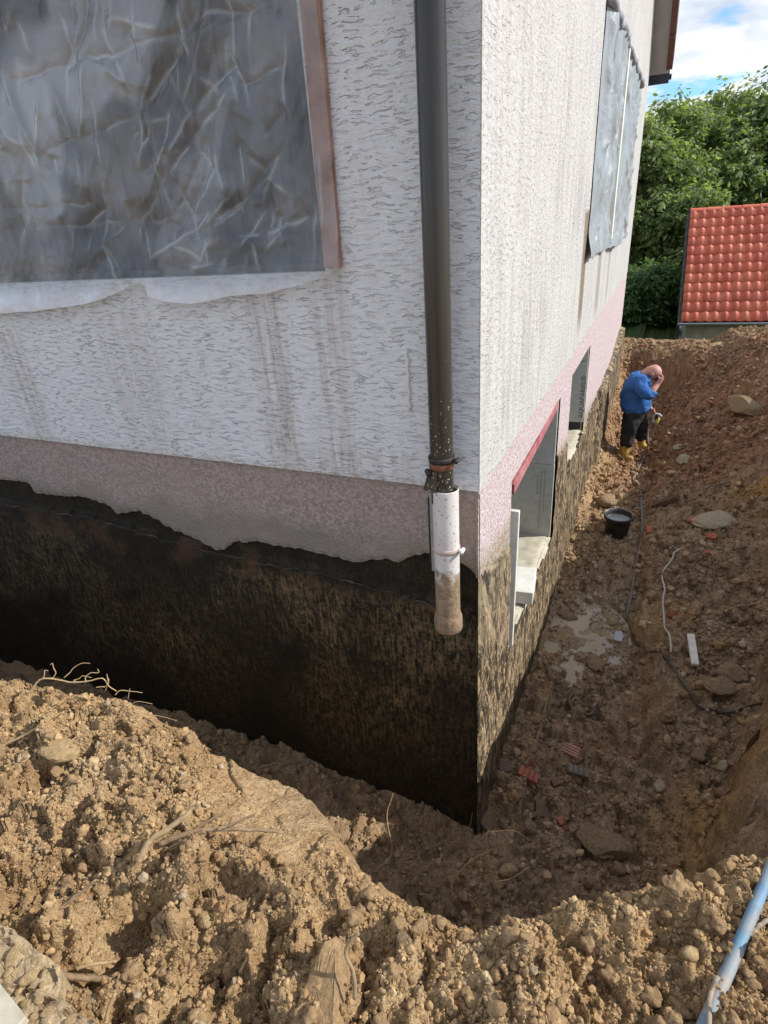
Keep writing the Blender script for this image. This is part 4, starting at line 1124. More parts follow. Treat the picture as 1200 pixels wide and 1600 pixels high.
# ------------------------------------------------------------------ trees
t = NT('foliage', .5, .35)
at = t.n('ShaderNodeVertexColor'); at.layer_name = 'Col'
t.col(at.outputs[0])
tl = t.n('ShaderNodeBsdfTranslucent'); t.put(tl.inputs[0], t.mix(1, at.outputs[0], (1.5, 1.7, .7), 'MULTIPLY'))
ms = t.n('ShaderNodeMixShader'); ms.inputs[0].default_value = .45
t.t.links.new(t.b.outputs[0], ms.inputs[1]); t.t.links.new(tl.outputs[0], ms.inputs[2]); t.t.links.new(ms.outputs[0], t.out.inputs[0])
LEAF = t.m
BARK = plain('bark', (.085, .07, .055), .9, .1, .3, 12, .6)
def tree(base, lobes, ncl, leafn, lsize, label, cat, gcols, trunk_r, group=None):
    root = empty('tree', base, label, cat, group)
    base = np.array(base)
    mb = MB(); hub = np.array([0, 0, .32 * max(l[2] for l in lobes)])
    mb.tube(smooth_path([(0, 0, -.3), (.05, .02, hub[2] * .5), tuple(hub)], 4), list(np.linspace(trunk_r * 1.25, trunk_r * .8, 9)), 10)
    for l in lobes:
        e_ = np.array(l[:3]); mid = hub + (e_ - hub) * .5 + np.array([0, 0, .25])
        mb.tube(smooth_path([hub, mid, e_], 4), list(np.linspace(trunk_r * .6, trunk_r * .1, 9)), 7)
        for k in range(4):
            dv = rng.normal(size=3); dv /= np.linalg.norm(dv); dv[2] = abs(dv[2]) * .6
            tip = e_ + dv * l[3] * .8; mb.tube(smooth_path([mid + (e_ - mid) * .5, (e_ + tip) / 2 + [0, 0, .1], tip], 3), list(np.linspace(trunk_r * .22, .012, 7)), 5)
    mb.build('trunk', BARK, root, True)
    sub_ = []
    for l in lobes:                       # each lobe breaks into smaller clumps
        sub_.append((l[0], l[1], l[2], l[3] * .6))
        for k in range(8):
            dv = rng.normal(size=3); dv /= np.linalg.norm(dv)
            sub_.append((l[0] + dv[0] * l[3] * .75, l[1] + dv[1] * l[3] * .75, l[2] + dv[2] * l[3] * .65, l[3] * random.uniform(.25, .42)))
    lob = np.array(sub_); wgt = lob[:, 3] ** 2; wgt /= wgt.sum()
    li = rng.choice(len(lob), ncl, p=wgt)
    dr = rng.normal(size=(ncl, 3)); dr /= np.linalg.norm(dr, axis=1)[:, None]
    rad = lob[li, 3] * (.55 + .5 * rng.random(ncl) ** .7) * (1 + .22 * np.sin(dr[:, 0] * 5 + li) * np.cos(dr[:, 2] * 6 + li * 2))
    cen = lob[li, :3] + dr * rad[:, None] * np.array([1, 1, .8])[None]
    # drooping sprays of leaflets
    n = ncl * leafn
    ci = np.repeat(np.arange(ncl), leafn)
    ax_ = dr * np.array([1, 1, .3])[None] + rng.normal(size=(ncl, 3)) * .5; ax_[:, 2] -= .35; ax_ /= np.linalg.norm(ax_, axis=1)[:, None]
    k = np.tile(np.arange(leafn), ncl)
    side = np.where(k % 2 == 0, 1.0, -1.0)
    perp = np.cross(ax_, np.array([0, 0, 1.0])); perp /= np.maximum(1e-3, np.linalg.norm(perp, axis=1))[:, None]
    along = (k / leafn) * lsize * 2.6
    b0 = cen[ci] + ax_[ci] * along[:, None] + rng.normal(size=(n, 3)) * lsize * .25
    ld = ax_[ci] * .45 + perp[ci] * side[:, None] * .8 + rng.normal(size=(n, 3)) * .35; ld[:, 2] -= .55
    ld /= np.linalg.norm(ld, axis=1)[:, None]
    wd = np.cross(ld, rng.normal(size=(n, 3)) * .6 + np.array([0, 0, 1.0])); wd /= np.maximum(1e-3, np.linalg.norm(wd, axis=1))[:, None]
    nl = np.cross(ld, wd)
    sz = lsize * (.7 + .6 * rng.random(n))
    V = np.stack([b0, b0 + ld * (sz * .5)[:, None] + wd * (sz * .24)[:, None] + nl * (sz * .06)[:, None], b0 + ld * sz[:, None], b0 + ld * (sz * .5)[:, None] - wd * (sz * .24)[:, None] + nl * (sz * .06)[:, None]], 1).reshape(-1, 3)
    T = np.array([[0, 1, 2], [0, 2, 3]])[None] + (np.arange(n) * 4)[:, None, None]
    g = np.array(gcols); mixv = np.clip(rng.random(ncl)[ci] * .7 + rng.random(n) * .3, 0, 1)[:, None]
    cc2 = g[0][None] * (1 - mixv) + g[1][None] * mixv
    np_mesh('crown', V, T.reshape(-1, 3), LEAF, root, False, np.repeat(cc2, 4, 0), 3)
    return root
def tp(px, py, y): 
    q = spot(px, py, 1, y); return q
# big walnut behind the shed
def lobes_from(px_list, y0, base):
    out = []
    for (px, py, rpx, dy_) in px_list:
        q = spot(px, py, 1, y0 + dy_); out.append((q[0] - base[0], q[1] - base[1], q[2] - base[2], rpx * depth(q) / F))
    return out
bA = (2.9, 23.5, -2.4)
LA = lobes_from([(1130, 190, 52, 1), (1180, 185, 55, 0), (1100, 230, 55, 0), (1170, 250, 62, -1), (1230, 200, 70, 0), (1240, 290, 80, 0), (1130, 300, 55, -1.5), (1300, 180, 80, 1), (1330, 300, 80, 0), (1200, 330, 60, 0)], 23.5, bA)
tree(bA, LA, 6200, 9, .20, 'big leafy walnut tree behind the red roofed shed, crown against the sky', 'tree', [(.085, .13, .065), (.34, .385, .16)], .26)
bB = (.7, 20.5, -2.4)
LB = lobes_from([(1050, 190, 42, 1), (1010, 230, 55, 0), (1060, 260, 50, 0), (1035, 330, 55, -1), (1085, 320, 42, -1), (980, 300, 60, 0), (1000, 400, 50, 0), (1060, 390, 45, -.5), (960, 230, 55, 0), (940, 350, 60, 0)], 20.5, bB)
tree(bB, LB, 5000, 9, .185, 'leafy green tree rising right beside the far corner of the house', 'tree', [(.09, .135, .065), (.36, .405, .17)], .2)
bC = (.35, 17.0, -2.4)
LC = lobes_from([(1010, 460, 45, 0), (1045, 440, 36, 0), (985, 490, 36, .3), (1030, 500, 32, .2), (965, 440, 45, .5), (1060, 490, 25, 0.6), (1000, 520, 25, 0)], 17.0, bC)
tree(bC, LC, 2400, 8, .14, 'dark bushy shrub tree low between the house corner and the shed', 'tree', [(.06, .11, .05), (.15, .22, .085)], .09)
bD = (5.6, 30, -2.4)
tree(bD, [(0, 0, 6.2, 2.2), (-1.6, .5, 4.6, 2.0), (1.6, 0, 5.0, 2.2), (-3.2, 1, 3.6, 1.8), (.2, -.5, 3.4, 2.0), (-4.6, 1.5, 3.0, 1.7), (-6.3, 1.5, 2.6, 1.6)], 3600, 8, .24, 'darker broad tree farthest back, filling gaps behind the walnut', 'tree', [(.06, .11, .05), (.15, .21, .08)], .3)
# ------------------------------------------------------------------ stones one by one
def stone(px, py, w, h, mat_, label, name='stone', sink=.3, flat=.7, seed=0, group=None):
    p_ = on_ground(px, py); s_ = w / 2 * depth(p_) / F
    me_ = bpy.data.meshes.new(name)
    v = (KNOB if 'clod' in mat_.name else BIG)[seed % 12] * np.array([1.1, .95, flat])[None]
    me_.from_pydata([tuple(q) for q in v], [], [tuple(map(int, f)) for f in BF]); me_.materials.append(mat_)
    o = link(name, me_); o.location = (p_[0], p_[1], p_[2] + s_ * flat * (1 - 2 * sink) * .5); o.scale = [s_ * 1.1] * 3; o.rotation_euler = (random.uniform(-.2, .2), random.uniform(-.2, .2), seed * 1.3)
    return tagged(o, label, 'stone', group)
stone(1113, 815, 56, 46, STONE_PALE, 'large pale flat stone on the right slope of the trench', seed=3, flat=.55)
stone(1162, 645, 60, 40, STONE_BROWN, 'big brown boulder high on the far right slope', seed=4, flat=.75)
stone(95, 1178, 58, 52, STONE_TAN, 'angular yellowish stone on the lit soil at the left edge', seed=5, flat=.6)
stone(948, 790, 38, 26, STONE_BROWN, 'brown stone on the trench floor just behind the bucket', seed=6)
stone(940, 1322, 74, 40, STONE_BROWN, 'broad earth coloured stone at the near end of the right trench', seed=7, flat=.6)
stone(1065, 722, 24, 18, STONE_PALE, 'pale knobbly stone on the slope below the boulder', seed=8)
stone(1049, 740, 14, 12, STONE_TAN, 'small yellowish stone left of the pale knobbly one', seed=9)
stone(1060, 700, 15, 12, STONE_PALE, 'light grey stone to the right of the worker, near his boots', seed=10)
stone(868, 1047, 18, 16, STONE_PALE, 'whitish stone at the near edge of the puddle', seed=2)
stone(1108, 976, 12, 12, STONE_PALE, 'small round white stone right of the pale cable', seed=1)
stone(930, 1040, 34, 22, STONE_BROWN, 'muddy brown stone in front of the puddle', seed=11)
stone(886, 965, 30, 22, CLOD_WET, 'wet mud lump standing in the puddle', name='mud_lump', seed=0, flat=.8)
stone(1140, 1058, 40, 30, STONE_BROWN, 'broken brown rock right of the white batten', seed=12, flat=.7)
stone(1120, 1085, 46, 30, STONE_BROWN, 'flat grey brown rock where the black hose ends', seed=3, flat=.5)
for (px_, py_, z_, r_, sd_, lab_) in ((1128, 1335, -.46, .045, 4, 'large crumbly clod on the near rim at the right edge'), (1054, 1385, -.52, .032, 8, 'pointed earth lump on the near rim left of the bigger clod')):
    q = spot(px_, py_, 2, z_); me_ = bpy.data.meshes.new('earth_lump'); me_.from_pydata([tuple(a) for a in KNOB[sd_]], [], [tuple(map(int, f)) for f in KF]); me_.materials.append(CLOD_DRY)
    o = link('earth_lump', me_); g_ = float(ground_h(q[0:1], q[1:2])[0]); o.location = (q[0], q[1], g_ + r_ * .45); o.scale = (r_, r_, r_ * 1.25); o.rotation_euler = (.2, -.3, sd_)
    tagged(o, lab_, 'earth lump')
stone(1120, 540, 24, 10, STONE_TAN, 'flat light stone on top of the far bank below the shed', seed=9, flat=.4)
stone(632, 1475, 32, 26, STONE_BROWN, 'reddish brown stone among the clods of the front edge', seed=2, flat=.8)
# upright stone slab in the foreground soil
p_ = on_ground(505, 1560)
me_ = MB(); prof = [(-.07, -.12), (-.055, -.01), (-.03, .05), (.012, .11), (.03, .135), (.043, .06), (.062, -.12)]
V = [(a, b, -.05) for a, b in prof] + [(a * .95, b * .95, .045 + .02 * random.random()) for a, b in prof]
n_ = len(prof); me_.add(V, [tuple(range(n_))[::-1], tuple(range(n_, 2 * n_))] + [(i, (i + 1) % n_, n_ + (i + 1) % n_, n_ + i) for i in range(n_)])
o = me_.build('stone_slab', CLOD_DRY, None, bevel=.006); o.location = p_ + np.array([.0, .0, -.045]); o.rotation_euler = (.1, -.30, .30)
sb = o.modifiers.new('sub', 'SUBSURF'); sb.levels = 3; sb.render_levels = 3; sb.subdivision_type = 'SIMPLE'
dt = bpy.data.textures.new('slab_noise', 'CLOUDS'); dt.noise_scale = .03
dm = o.modifiers.new('rough', 'DISPLACE'); dm.texture = dt; dm.strength = .012
tagged(o, 'flat tan stone slab sticking out of the front soil at the bottom middle', 'stone')

# ------------------------------------------------------------------ brick pieces and scraps
BRICK = [plain('brick_pink', (.46, .25, .19), .85, .2, .25, 25, .3, dirt=(.25, .17, .11), dirt_amt=.4), plain('brick_red', (.40, .13, .085), .85, .2, .25, 25, .3, dirt=(.2, .12, .08), dirt_amt=.4), plain('brick_dull', (.20, .125, .095), .9, .15, .25, 25, .3, dirt=(.15, .1, .07), dirt_amt=.5), plain('brick_grey', (.20, .175, .15), .9, .15, .25, 25, .3, dirt=(.15, .1, .07), dirt_amt=.4)]
def brick(px, py, w, h, ang, mat_, label, ribs=True):
    p_ = on_ground(px, py); k = depth(p_) / F; a = w * k / 2; b = h * k / 2 * 1.25; th = .022
    mb = MB(); 
    if ribs:
        nr = 4
        mb.box(-a, a, -b, b, -th, th * .5)
        for i in range(nr):
            c0 = -b + 2 * b * (i + .1) / nr; c1 = -b + 2 * b * (i + .9) / nr
            mb.box(-a * .99, a * .99, c0, c1, th * .5 + .0005, th)
    else:
        V = [(-a, -b, -th), (a * .8, -b * .9, -th), (a, b * .4, -th), (a * .5, b, -th), (-a * .9, b * .8, -th)]
        V = V + [(x_ * .96, y_ * .96, th) for x_, y_, _ in V]
        mb.add(V, [(4, 3, 2, 1, 0), (5, 6, 7, 8, 9)] + [(i, (i + 1) % 5, 5 + (i + 1) % 5, 5 + i) for i in range(5)])
    o = mb.build('brick_fragment', mat_, None, bevel=.003); o.location = (p_[0], p_[1], p_[2] + .012); o.rotation_euler = (.28, random.uniform(-.15, .15), ang)
    return tagged(o, label, 'brick piece', 'brick pieces lying in the trench')
brick(893, 1176, 26, 14, -.35, BRICK[0], 'pinkish ribbed brick piece below the curved pipe shards')
brick(825, 1215, 16, 26, 1.5, BRICK[1], 'small red ribbed brick piece close to the foundation corner')
brick(902, 1208, 14, 26, 1.75, BRICK[3], 'grey ribbed brick piece standing below the pinkish one')
brick(850, 1266, 30, 24, .3, BRICK[2], 'dull red broken brick, biggest of those near the corner', False)
brick(876, 1286, 14, 10, .9, BRICK[1], 'little bright red chip right of the dull broken brick', False)
brick(1016, 832, 14, 12, .2, BRICK[1], 'red brick piece right of the hose beside the bucket', False)
brick(1080, 815, 14, 8, .2, BRICK[1], 'red flake left of the large pale flat stone', False)
brick(1111, 841, 16, 10, -.2, BRICK[1], 'orange red brick piece directly below the large pale stone', False)
brick(1143, 840, 14, 10, .4, BRICK[2], 'brownish red brick piece right below the large pale stone', False)
brick(1106, 866, 14, 6, .1, BRICK[1], 'thin red brick sliver under the other two red pieces', False)
brick(788, 1200, 22, 20, .6, BRICK[2], 'muddy brick lump against the foot of the foundation', False)
brick(757, 1290, 20, 24, 1.2, BRICK[2], 'dirty brick piece at the very corner of the foundation', False)
brick(868, 1228, 16, 10, .7, BRICK[2], 'brown brick flake between the red and the grey ribbed pieces', False)
# curved pipe shards
CLAY = plain('dark_clay', (.12, .10, .085), .6, .35, .2, 18, .2, dirt=(.2, .14, .09), dirt_amt=.4)
for (px, py, r_, a0, a1, ln, rz, lab) in ((899, 1108, .07, 2.2, 4.2, .13, 1.35, 'curved dark pipe shard, the wider left one of two'), (914, 1112, .06, -1.2, .9, .03, 1.25, 'narrow curved rim of a dark pipe, right one of two')):
    p_ = on_ground(px, py); V = []; n_ = 12
    for x_ in (-ln / 2, ln / 2):
        for rr in (r_, r_ - .012):
            for i in range(n_):
                a = a0 + (a1 - a0) * i / (n_ - 1); V.append((rr * math.cos(a), rr * math.sin(a), x_ * 1.0))
    q = lambda e_, w_, i: (e_ * 2 + w_) * n_ + i
    Fc = []
    for i in range(n_ - 1):
        Fc += [(q(0, 0, i), q(0, 0, i + 1), q(1, 0, i + 1), q(1, 0, i)), (q(0, 1, i), q(1, 1, i), q(1, 1, i + 1), q(0, 1, i + 1)), (q(0, 0, i), q(0, 1, i), q(0, 1, i + 1), q(0, 0, i + 1)), (q(1, 0, i), q(1, 0, i + 1), q(1, 1, i + 1), q(1, 1, i))]
    Fc += [(q(0, 0, 0), q(1, 0, 0), q(1, 1, 0), q(0, 1, 0)), (q(0, 0, n_ - 1), q(0, 1, n_ - 1), q(1, 1, n_ - 1), q(1, 0, n_ - 1))]
    o = mesh('pipe_shard', V, Fc, CLAY); o.location = (p_[0], p_[1], p_[2] + .03); o.rotation_euler = (.35, .25, rz - 1.3)
    tagged(o, lab, 'pipe shard', 'broken pipe pieces in the trench')
# white batten and other small scraps
a_ = on_ground(1077, 1001, .05); b_ = on_ground(1084, 1049, .045)
d_ = Vector(b_ - a_); M = Matrix.Translation((Vector(a_) + Vector(b_)) / 2) @ d_.to_track_quat('X', 'Z').to_matrix().to_4x4()
o = MB().box(-d_.length / 2, d_.length / 2, -.026, .026, -.014, .014, M).build('batten', plain('white_wash', (.70, .66, .64), .75, .2, .12, 30, .3, dirt=(.4, .32, .24), dirt_amt=.2), None, bevel=.004); tagged(o, 'short whitish batten lying on the slope right of the cables', 'batten')
a_ = on_ground(1020, 795, .02); b_ = on_ground(1060, 782, .03); d_ = Vector(b_ - a_); M = Matrix.Translation((Vector(a_) + Vector(b_)) / 2) @ d_.to_track_quat('X', 'Z').to_matrix().to_4x4()
o = MB().box(-d_.length / 2, d_.length / 2, -.05, .05, -.02, .035, M).build('wood_offcut', plain('rotten_wood', (.12, .08, .05), .9, .1, .3, 40, .5), None, bevel=.008); tagged(o, 'dark muddy wood offcut on the slope right of the bucket', 'wood')
p_ = on_ground(966, 1001); o = MB().add([(-.035, -.04, 0), (.02, -.05, .004), (.035, .0, .01), (.02, .05, .012), (-.03, .045, .004), (-.035, -.04, -.01), (.02, -.05, -.006), (.035, .0, 0), (.02, .05, .002), (-.03, .045, -.006)], [(0, 1, 2, 3, 4), (9, 8, 7, 6, 5)] + [(i, (i + 1) % 5, 5 + (i + 1) % 5, 5 + i) for i in range(5)]).build('plastic_scrap', plain('blue_grey_scrap', (.42, .44, .50), .5, .3, .1, 30, .1)); o.location = (p_[0], p_[1], p_[2] + .03); o.rotation_euler = (.35, 0, .1)
tagged(o, 'small blue grey plastic scrap at the right end of the puddle', 'scrap')

# ------------------------------------------------------------------ bucket
p_ = on_ground(963, 836)
BK = empty('bucket', (p_[0], p_[1], p_[2] - .015), 'black builder bucket with grey slurry standing in the trench', 'bucket')
BLK = plain('black_plastic', (.035, .036, .038), .5, .4, .2, 14, .1, dirt=(.2, .17, .13), dirt_amt=.35)
mb = MB().lathe([(.0, 0), (.098, 0), (.104, .006), (.112, .07), (.114, .072), (.128, .21), (.138, .212), (.141, .222), (.141, .238), (.137, .243), (.131, .238), (.128, .22), (.114, .05), (0, .045)], 32); mb.build('shell', BLK, BK, True)
mb = MB().lathe([(0, .195), (.06, .196), (.1255, .193)], 32); mb.build('slurry', plain('grey_slurry', (.30, .31, .30), .25, .5, .1, 20, .05), BK, True)
hp = [(.140 * math.cos(a), .03 + .135 * math.sin(a) * .9, .232 + .02 * math.sin(a)) for a in np.linspace(-.1, math.pi + .1, 15)]
MB().tube(hp, .0035, 6).build('handle', ZINC, BK, True)
for s_ in (1, -1): MB().box(s_ * .139 - .006, s_ * .139 + .006, -.02, .02, .19, .24).build('handle_lug', BLK, BK, bevel=.003)

# ------------------------------------------------------------------ cables, hoses
def cable(name, pxs, rad, mat_, label, cat, lift=None, n=8, extra=None, wob=0):
    pts = [on_ground(a, b, rad * .8 if lift is None else lift) for a, b in pxs]
    if extra: pts = pts + extra
    sp_ = smooth_path(pts, 7)
    out = []
    for q in sp_:
        g = float(ground_h(np.array([q[0]]), np.array([q[1]]))[0])
        out.append((q[0] + wob * random.uniform(-1, 1), q[1], max(q[2], g + rad * 1.0)))
    o = MB().tube(out, rad, n).build(name, mat_, None, True)
    return tagged(o, label, cat)
HOSE = plain('grey_hose', (.16, .15, .14), .6, .3, .2, 8, .05, dirt=(.22, .15, .09), dirt_amt=.5)
CABLE = plain('pale_cable', (.50, .47, .41), .6, .3, .15, 8, .05, dirt=(.3, .22, .14), dirt_amt=.3)
BLACKC = plain('black_hose', (.05, .046, .042), .55, .35, .2, 8, .05, dirt=(.16, .11, .07), dirt_amt=.5)
cable('cable', [(1065, 864), (1052, 872), (1048, 886), (1036, 898), (1033, 910), (1037, 928), (1034, 948), (1036, 975), (1037, 990), (1043, 1010), (1046, 1032)], .0075, CABLE, 'thin pale cable winding down the right slope', 'cable', lift=.05)
cable('hose', [(984, 980), (990, 1000), (1012, 1020), (1045, 1040), (1060, 1062), (1078, 1088), (1095, 1108), (1120, 1117), (1150, 1114), (1172, 1106), (1195, 1100)], .009, BLACKC, 'black hose curving over the rubble towards the right bank', 'hose')

# ------------------------------------------------------------------ worker
pm = on_ground(978, 713)
y0 = float(pm[1])
def W(px, py, dy=0.0): return spot(px, py, 1, y0 + dy)
PX = depth(pm) / F
man = empty('person', tuple(pm), 'worker in blue sweater, dark trousers and yellow boots wiping his bald head', 'person')
SKIN = plain('skin', (.52, .27, .20), .5, .35, .08, 30, .05)
BLUE = NT('blue_knit', .85, .15); v_ = BLUE.pos(); BLUE.col(BLUE.mix(BLUE.noise(v_, 14, 4), (.04, .125, .36), (.06, .185, .47))); BLUE.nrm(BLUE.bump(BLUE.noise(v_, 16, 4, .6, 1.0), .7, .03)); BLUE = BLUE.m
TROUS = plain('dark_trousers', (.028, .03, .031), .8, .2, .3, 12, .6)
BOOT = plain('yellow_rubber', (.50, .32, .07), .5, .4, .15, 14, .15, dirt=(.24, .17, .09), dirt_amt=.5)
def skin(name, verts, edges, mat_, sub=2, root=0):
    me_ = bpy.data.meshes.new(name)
    me_.from_pydata([tuple(np.array(q[:3]) - pm) for q in verts], edges, [])
    o = link(name, me_, man)
    md = o.modifiers.new('skin', 'SKIN'); md.use_smooth_shade = True
    lay = me_.skin_vertices[0].data if me_.skin_vertices else None
    if lay is None:
        bm = bmesh.new(); bm.from_mesh(me_); bm.verts.layers.skin.verify(); bm.to_mesh(me_); bm.free(); lay = me_.skin_vertices[0].data
    for i, q in enumerate(verts):
        r_ = q[3]; lay[i].radius = (r_ if not hasattr(r_, '__len__') else r_[0], r_ if not hasattr(r_, '__len__') else r_[1])
        lay[i].use_root = (i == root)
    ss = o.modifiers.new('sub', 'SUBSURF'); ss.levels = sub; ss.render_levels = sub
    me_.materials.append(mat_)
    return o
def v(px, py, dy, rpx): 
    q = W(px, py, dy); return (q[0], q[1], q[2], rpx * PX if not hasattr(rpx, '__len__') else tuple(a * PX for a in rpx))
# one continuous body
B = [v(993, 643, 0, 9), v(993, 622, 0, 10), v(993, 604, 0, 10), v(1001, 590, 0, 7), v(1009, 582, 0, 6.6), v(1015.5, 580, 0, 8.6), v(1021.5, 579.5, 0, 12.2), v(1026, 585, .0, 11),
     v(1000, 597, -.16, 5), v(1006, 610, -.21, 5), v(1013.5, 620, -.20, 5.3), v(1021, 609, -.16, 4.9), v(1028, 600, -.10, 3.8), v(1033, 594, -.08, 5.0),
     v(1001, 595, .17, 7), v(1006, 610, .22, 6), v(1008, 628, .2, 4.6), v(1013, 634, .1, 4.2), v(1017, 640, .06, 3.4), v(1020, 643, .05, 4),
     v(986, 650, -.10, 8), v(982, 672, -.12, 6.5), v(977, 696, -.10, 4.8), v(976.5, 709, -.10, 4.2), v(982, 713, -.12, 3),
     v(998, 652, .12, 8), v(1004, 670, .14, 6.5), v(1001.5, 686, .16, 4.8), v(1003, 693, .16, 4.2), v(1008, 696, .14, 3)]
Ed = [(0, 1), (1, 2), (2, 3), (3, 4), (4, 5), (5, 6), (6, 7), (2, 8), (8, 9), (9, 10), (10, 11), (11, 12), (12, 13), (2, 14), (14, 15), (15, 16), (16, 17), (17, 18), (18, 19), (0, 20), (20, 21), (21, 22), (22, 23), (23, 24), (0, 25), (25, 26), (26, 27), (27, 28), (28, 29)]
def finger(start, pts):
    last = start
    for q in pts:
        B.append(q); Ed.append((last, len(B) - 1)); last = len(B) - 1
for k in range(4):     # fingers of the raised hand curl onto the brow
    finger(13, [v(1036 - .2 * k, 589 + 1.2 * k, -.10 + .02 * k, 1.25), v(1033.5, 585.5 + 1.3 * k, -.10 + .022 * k, 1.15), v(1030.5, 585.5 + 1.3 * k, -.08 + .022 * k, 1.0)])
finger(13, [v(1030.5, 591, -.12, 1.4), v(1028.5, 587.5, -.11, 1.2)])
for k in range(4):
    finger(19, [v(1022.5, 642.5 + 1.1 * k, .03 + .01 * k, 1.2), v(1023, 645 + .9 * k, .01 + .01 * k, 1.1)])
finger(19, [v(1020.5, 640, .02, 1.3), v(1022, 639.5, .0, 1.1)])
B.append(v(1030.5, 590, 0, 3)); Ed.append((7, len(B) - 1))       # nose and jaw
skin('body', B, Ed, SKIN, 2)
# ears, beard
for s_ in (-1, 1):
    q = W(1019.5, 585.5, s_ * .118) - pm
    o = mesh('ear', [tuple(q + np.array(a) * .03) for a in SMALL[0] * np.array([.5, .3, 1.0])[None]], SF, SKIN, man, True)
STUB = plain('shaved_stubble', (.27, .165, .125), .7, .2, .2, 90, .2)
q = W(1017.8, 583.5, 0) - pm
mesh('stubble', [tuple(q + a) for a in KNOB[1] * np.array([.085, .118, .07])[None]], KF, STUB, man, True)
HAIR = plain('short_dark_hair', (.06, .045, .035), .8, .2, .3, 60, .4)
q = W(1026.5, 590.5, 0) - pm
mesh('beard', [tuple(q + a) for a in BIG[2] * np.array([.062, .085, .05])[None]], BF, HAIR, man, True)
Sv = [v(993, 646, 0, (20.5, 22)), v(993, 634, 0, (22, 23)), v(991, 614, 0, (20, 23)), v(996, 599, 0, (15.5, 21)), v(1002, 589, 0, (11.5, 15)), v(1007, 583, 0, 9),
      v(999, 596, -.19, 11), v(1005, 610, -.245, 10.4), v(1012, 620, -.225, 9.8), v(1017.5, 614.5, -.20, 8), v(1020.5, 610, -.18, 7),
      v(1001, 595, .19, 11), v(1006, 610, .24, 9.5), v(1008.5, 627, .215, 7.8), v(1012, 633, .12, 6.4)]
skin('sweater', Sv, [(0, 1), (1, 2), (2, 3), (3, 4), (4, 5), (3, 6), (6, 7), (7, 8), (8, 9), (9, 10), (3, 11), (11, 12), (12, 13), (13, 14)], BLUE, 2)
Tv = [v(991, 636, 0, (18, 20)), v(991, 648, 0, (18.5, 20)), v(985.5, 656, -.11, 13.5), v(983, 673, -.125, 11), v(978.5, 690, -.115, 10), v(976, 699, -.105, 9.2), v(998.5, 655, .12, 12.5), v(1005, 671, .14, 10.3), v(1002, 683, .17, 9.8), v(1001.5, 688, .17, 9.2)]
skin('trousers', Tv, [(0, 1), (1, 2), (2, 3), (3, 4), (4, 5), (1, 6), (6, 7), (7, 8), (8, 9)], TROUS, 2, 1)
ct = bpy.data.textures.new('cloth_folds', 'CLOUDS'); ct.noise_scale = .085; ct.noise_depth = 1
for o_ in list(man.children):
    if o_.name in ('sweater', 'trousers'):
        ss_ = o_.modifiers['sub']; ss_.levels = 3; ss_.render_levels = 3
        dm_ = o_.modifiers.new('folds', 'DISPLACE'); dm_.texture = ct; dm_.strength = .055; dm_.mid_level = .5
for pts_, lab in (([v(976.5, 688, -.105, 7.4), v(976, 703, -.10, 6.6), v(976.5, 711, -.10, 6.4), v(980, 714.5, -.11, 5.2), v(986, 716.5, -.12, 4.4), v(990, 717.5, -.125, 3.4)], 'n'), ([v(1001.5, 678, .17, 7.2), v(1002, 690, .165, 6.4), v(1003, 695, .16, 6.0), v(1006, 697.5, .15, 5), v(1010.5, 699, .14, 4.2), v(1014, 699.5, .135, 3.4)], 'f')):
    skin('boot', pts_, [(i, i + 1) for i in range(5)], BOOT, 2)
# spray lance held under the far arm
ax0, ax1, ax2 = W(971, 611, .0), W(1016, 642, .16), W(1033, 650, .10)
ax0 = W(973, 612, .22)
LN = empty('spray_lance', tuple(W(1020, 646, .10)), 'pale spray lance with black and yellow grip held at the worker\'s belly', 'lance')
def lpart(mb, name, m_):
    o = mb.build(name, m_, None, True); o.parent = LN; o.matrix_parent_inverse = Matrix.Translation(-Vector(LN.location)); return o
lpart(MB().tube(smooth_path([ax0, W(1012, 640, .20), W(1021, 645.5, .10), W(1030, 647.5, .08), W(1033.5, 650.5, .08)], 5), .013, 8), 'lance_tube', plain('pale_grey_tube', (.55, .55, .55), .4, .4, .1, 20, 0))
lpart(MB().tube(smooth_path([W(1023, 647, .09), W(1020.5, 655, .09), W(1021.5, 661, .09)], 5), [.012 + .004 * math.sin(i) for i in range(11)], 8), 'trigger_guard', BOARD_W)
lpart(MB().tube([W(1029.5, 653, .09), W(1027, 659, .09), W(1025, 665, .09)], [.016, .019, .013], 8), 'grip', plain('yellow_green_grip', (.55, .55, .12), .5, .3, .1, 20, 0))
lpart(MB().tube([W(1025, 648, .1), W(1026.5, 654, .1)], [.03, .022], 8), 'valve_body', IRON)
# hose from the lance to the ground and along the trench
hp = [W(1022, 660, .09), W(1014, 664, .06), W(1012, 680, .02), W(1012.5, 694, -.03)]
cable('hose', [(1011, 705), (1006, 717), (1000, 730), (994, 743), (989, 751), (998, 760), (1001, 775), (1002, 795), (1003, 820), (1000, 850), (994, 880), (990, 905), (985, 935), (980, 960), (978, 975)], .0125, HOSE, 'grey hose running from the lance down the trench past the bucket', 'hose')
hs = [o for o in COL.objects if o.name.startswith('hose')][-1]
MB().tube(smooth_path(hp + [on_ground(1011, 705, .012)], 6), .0115, 8).build('hose_riser', HOSE, LN, True).matrix_parent_inverse = Matrix.Translation(-Vector(LN.location))

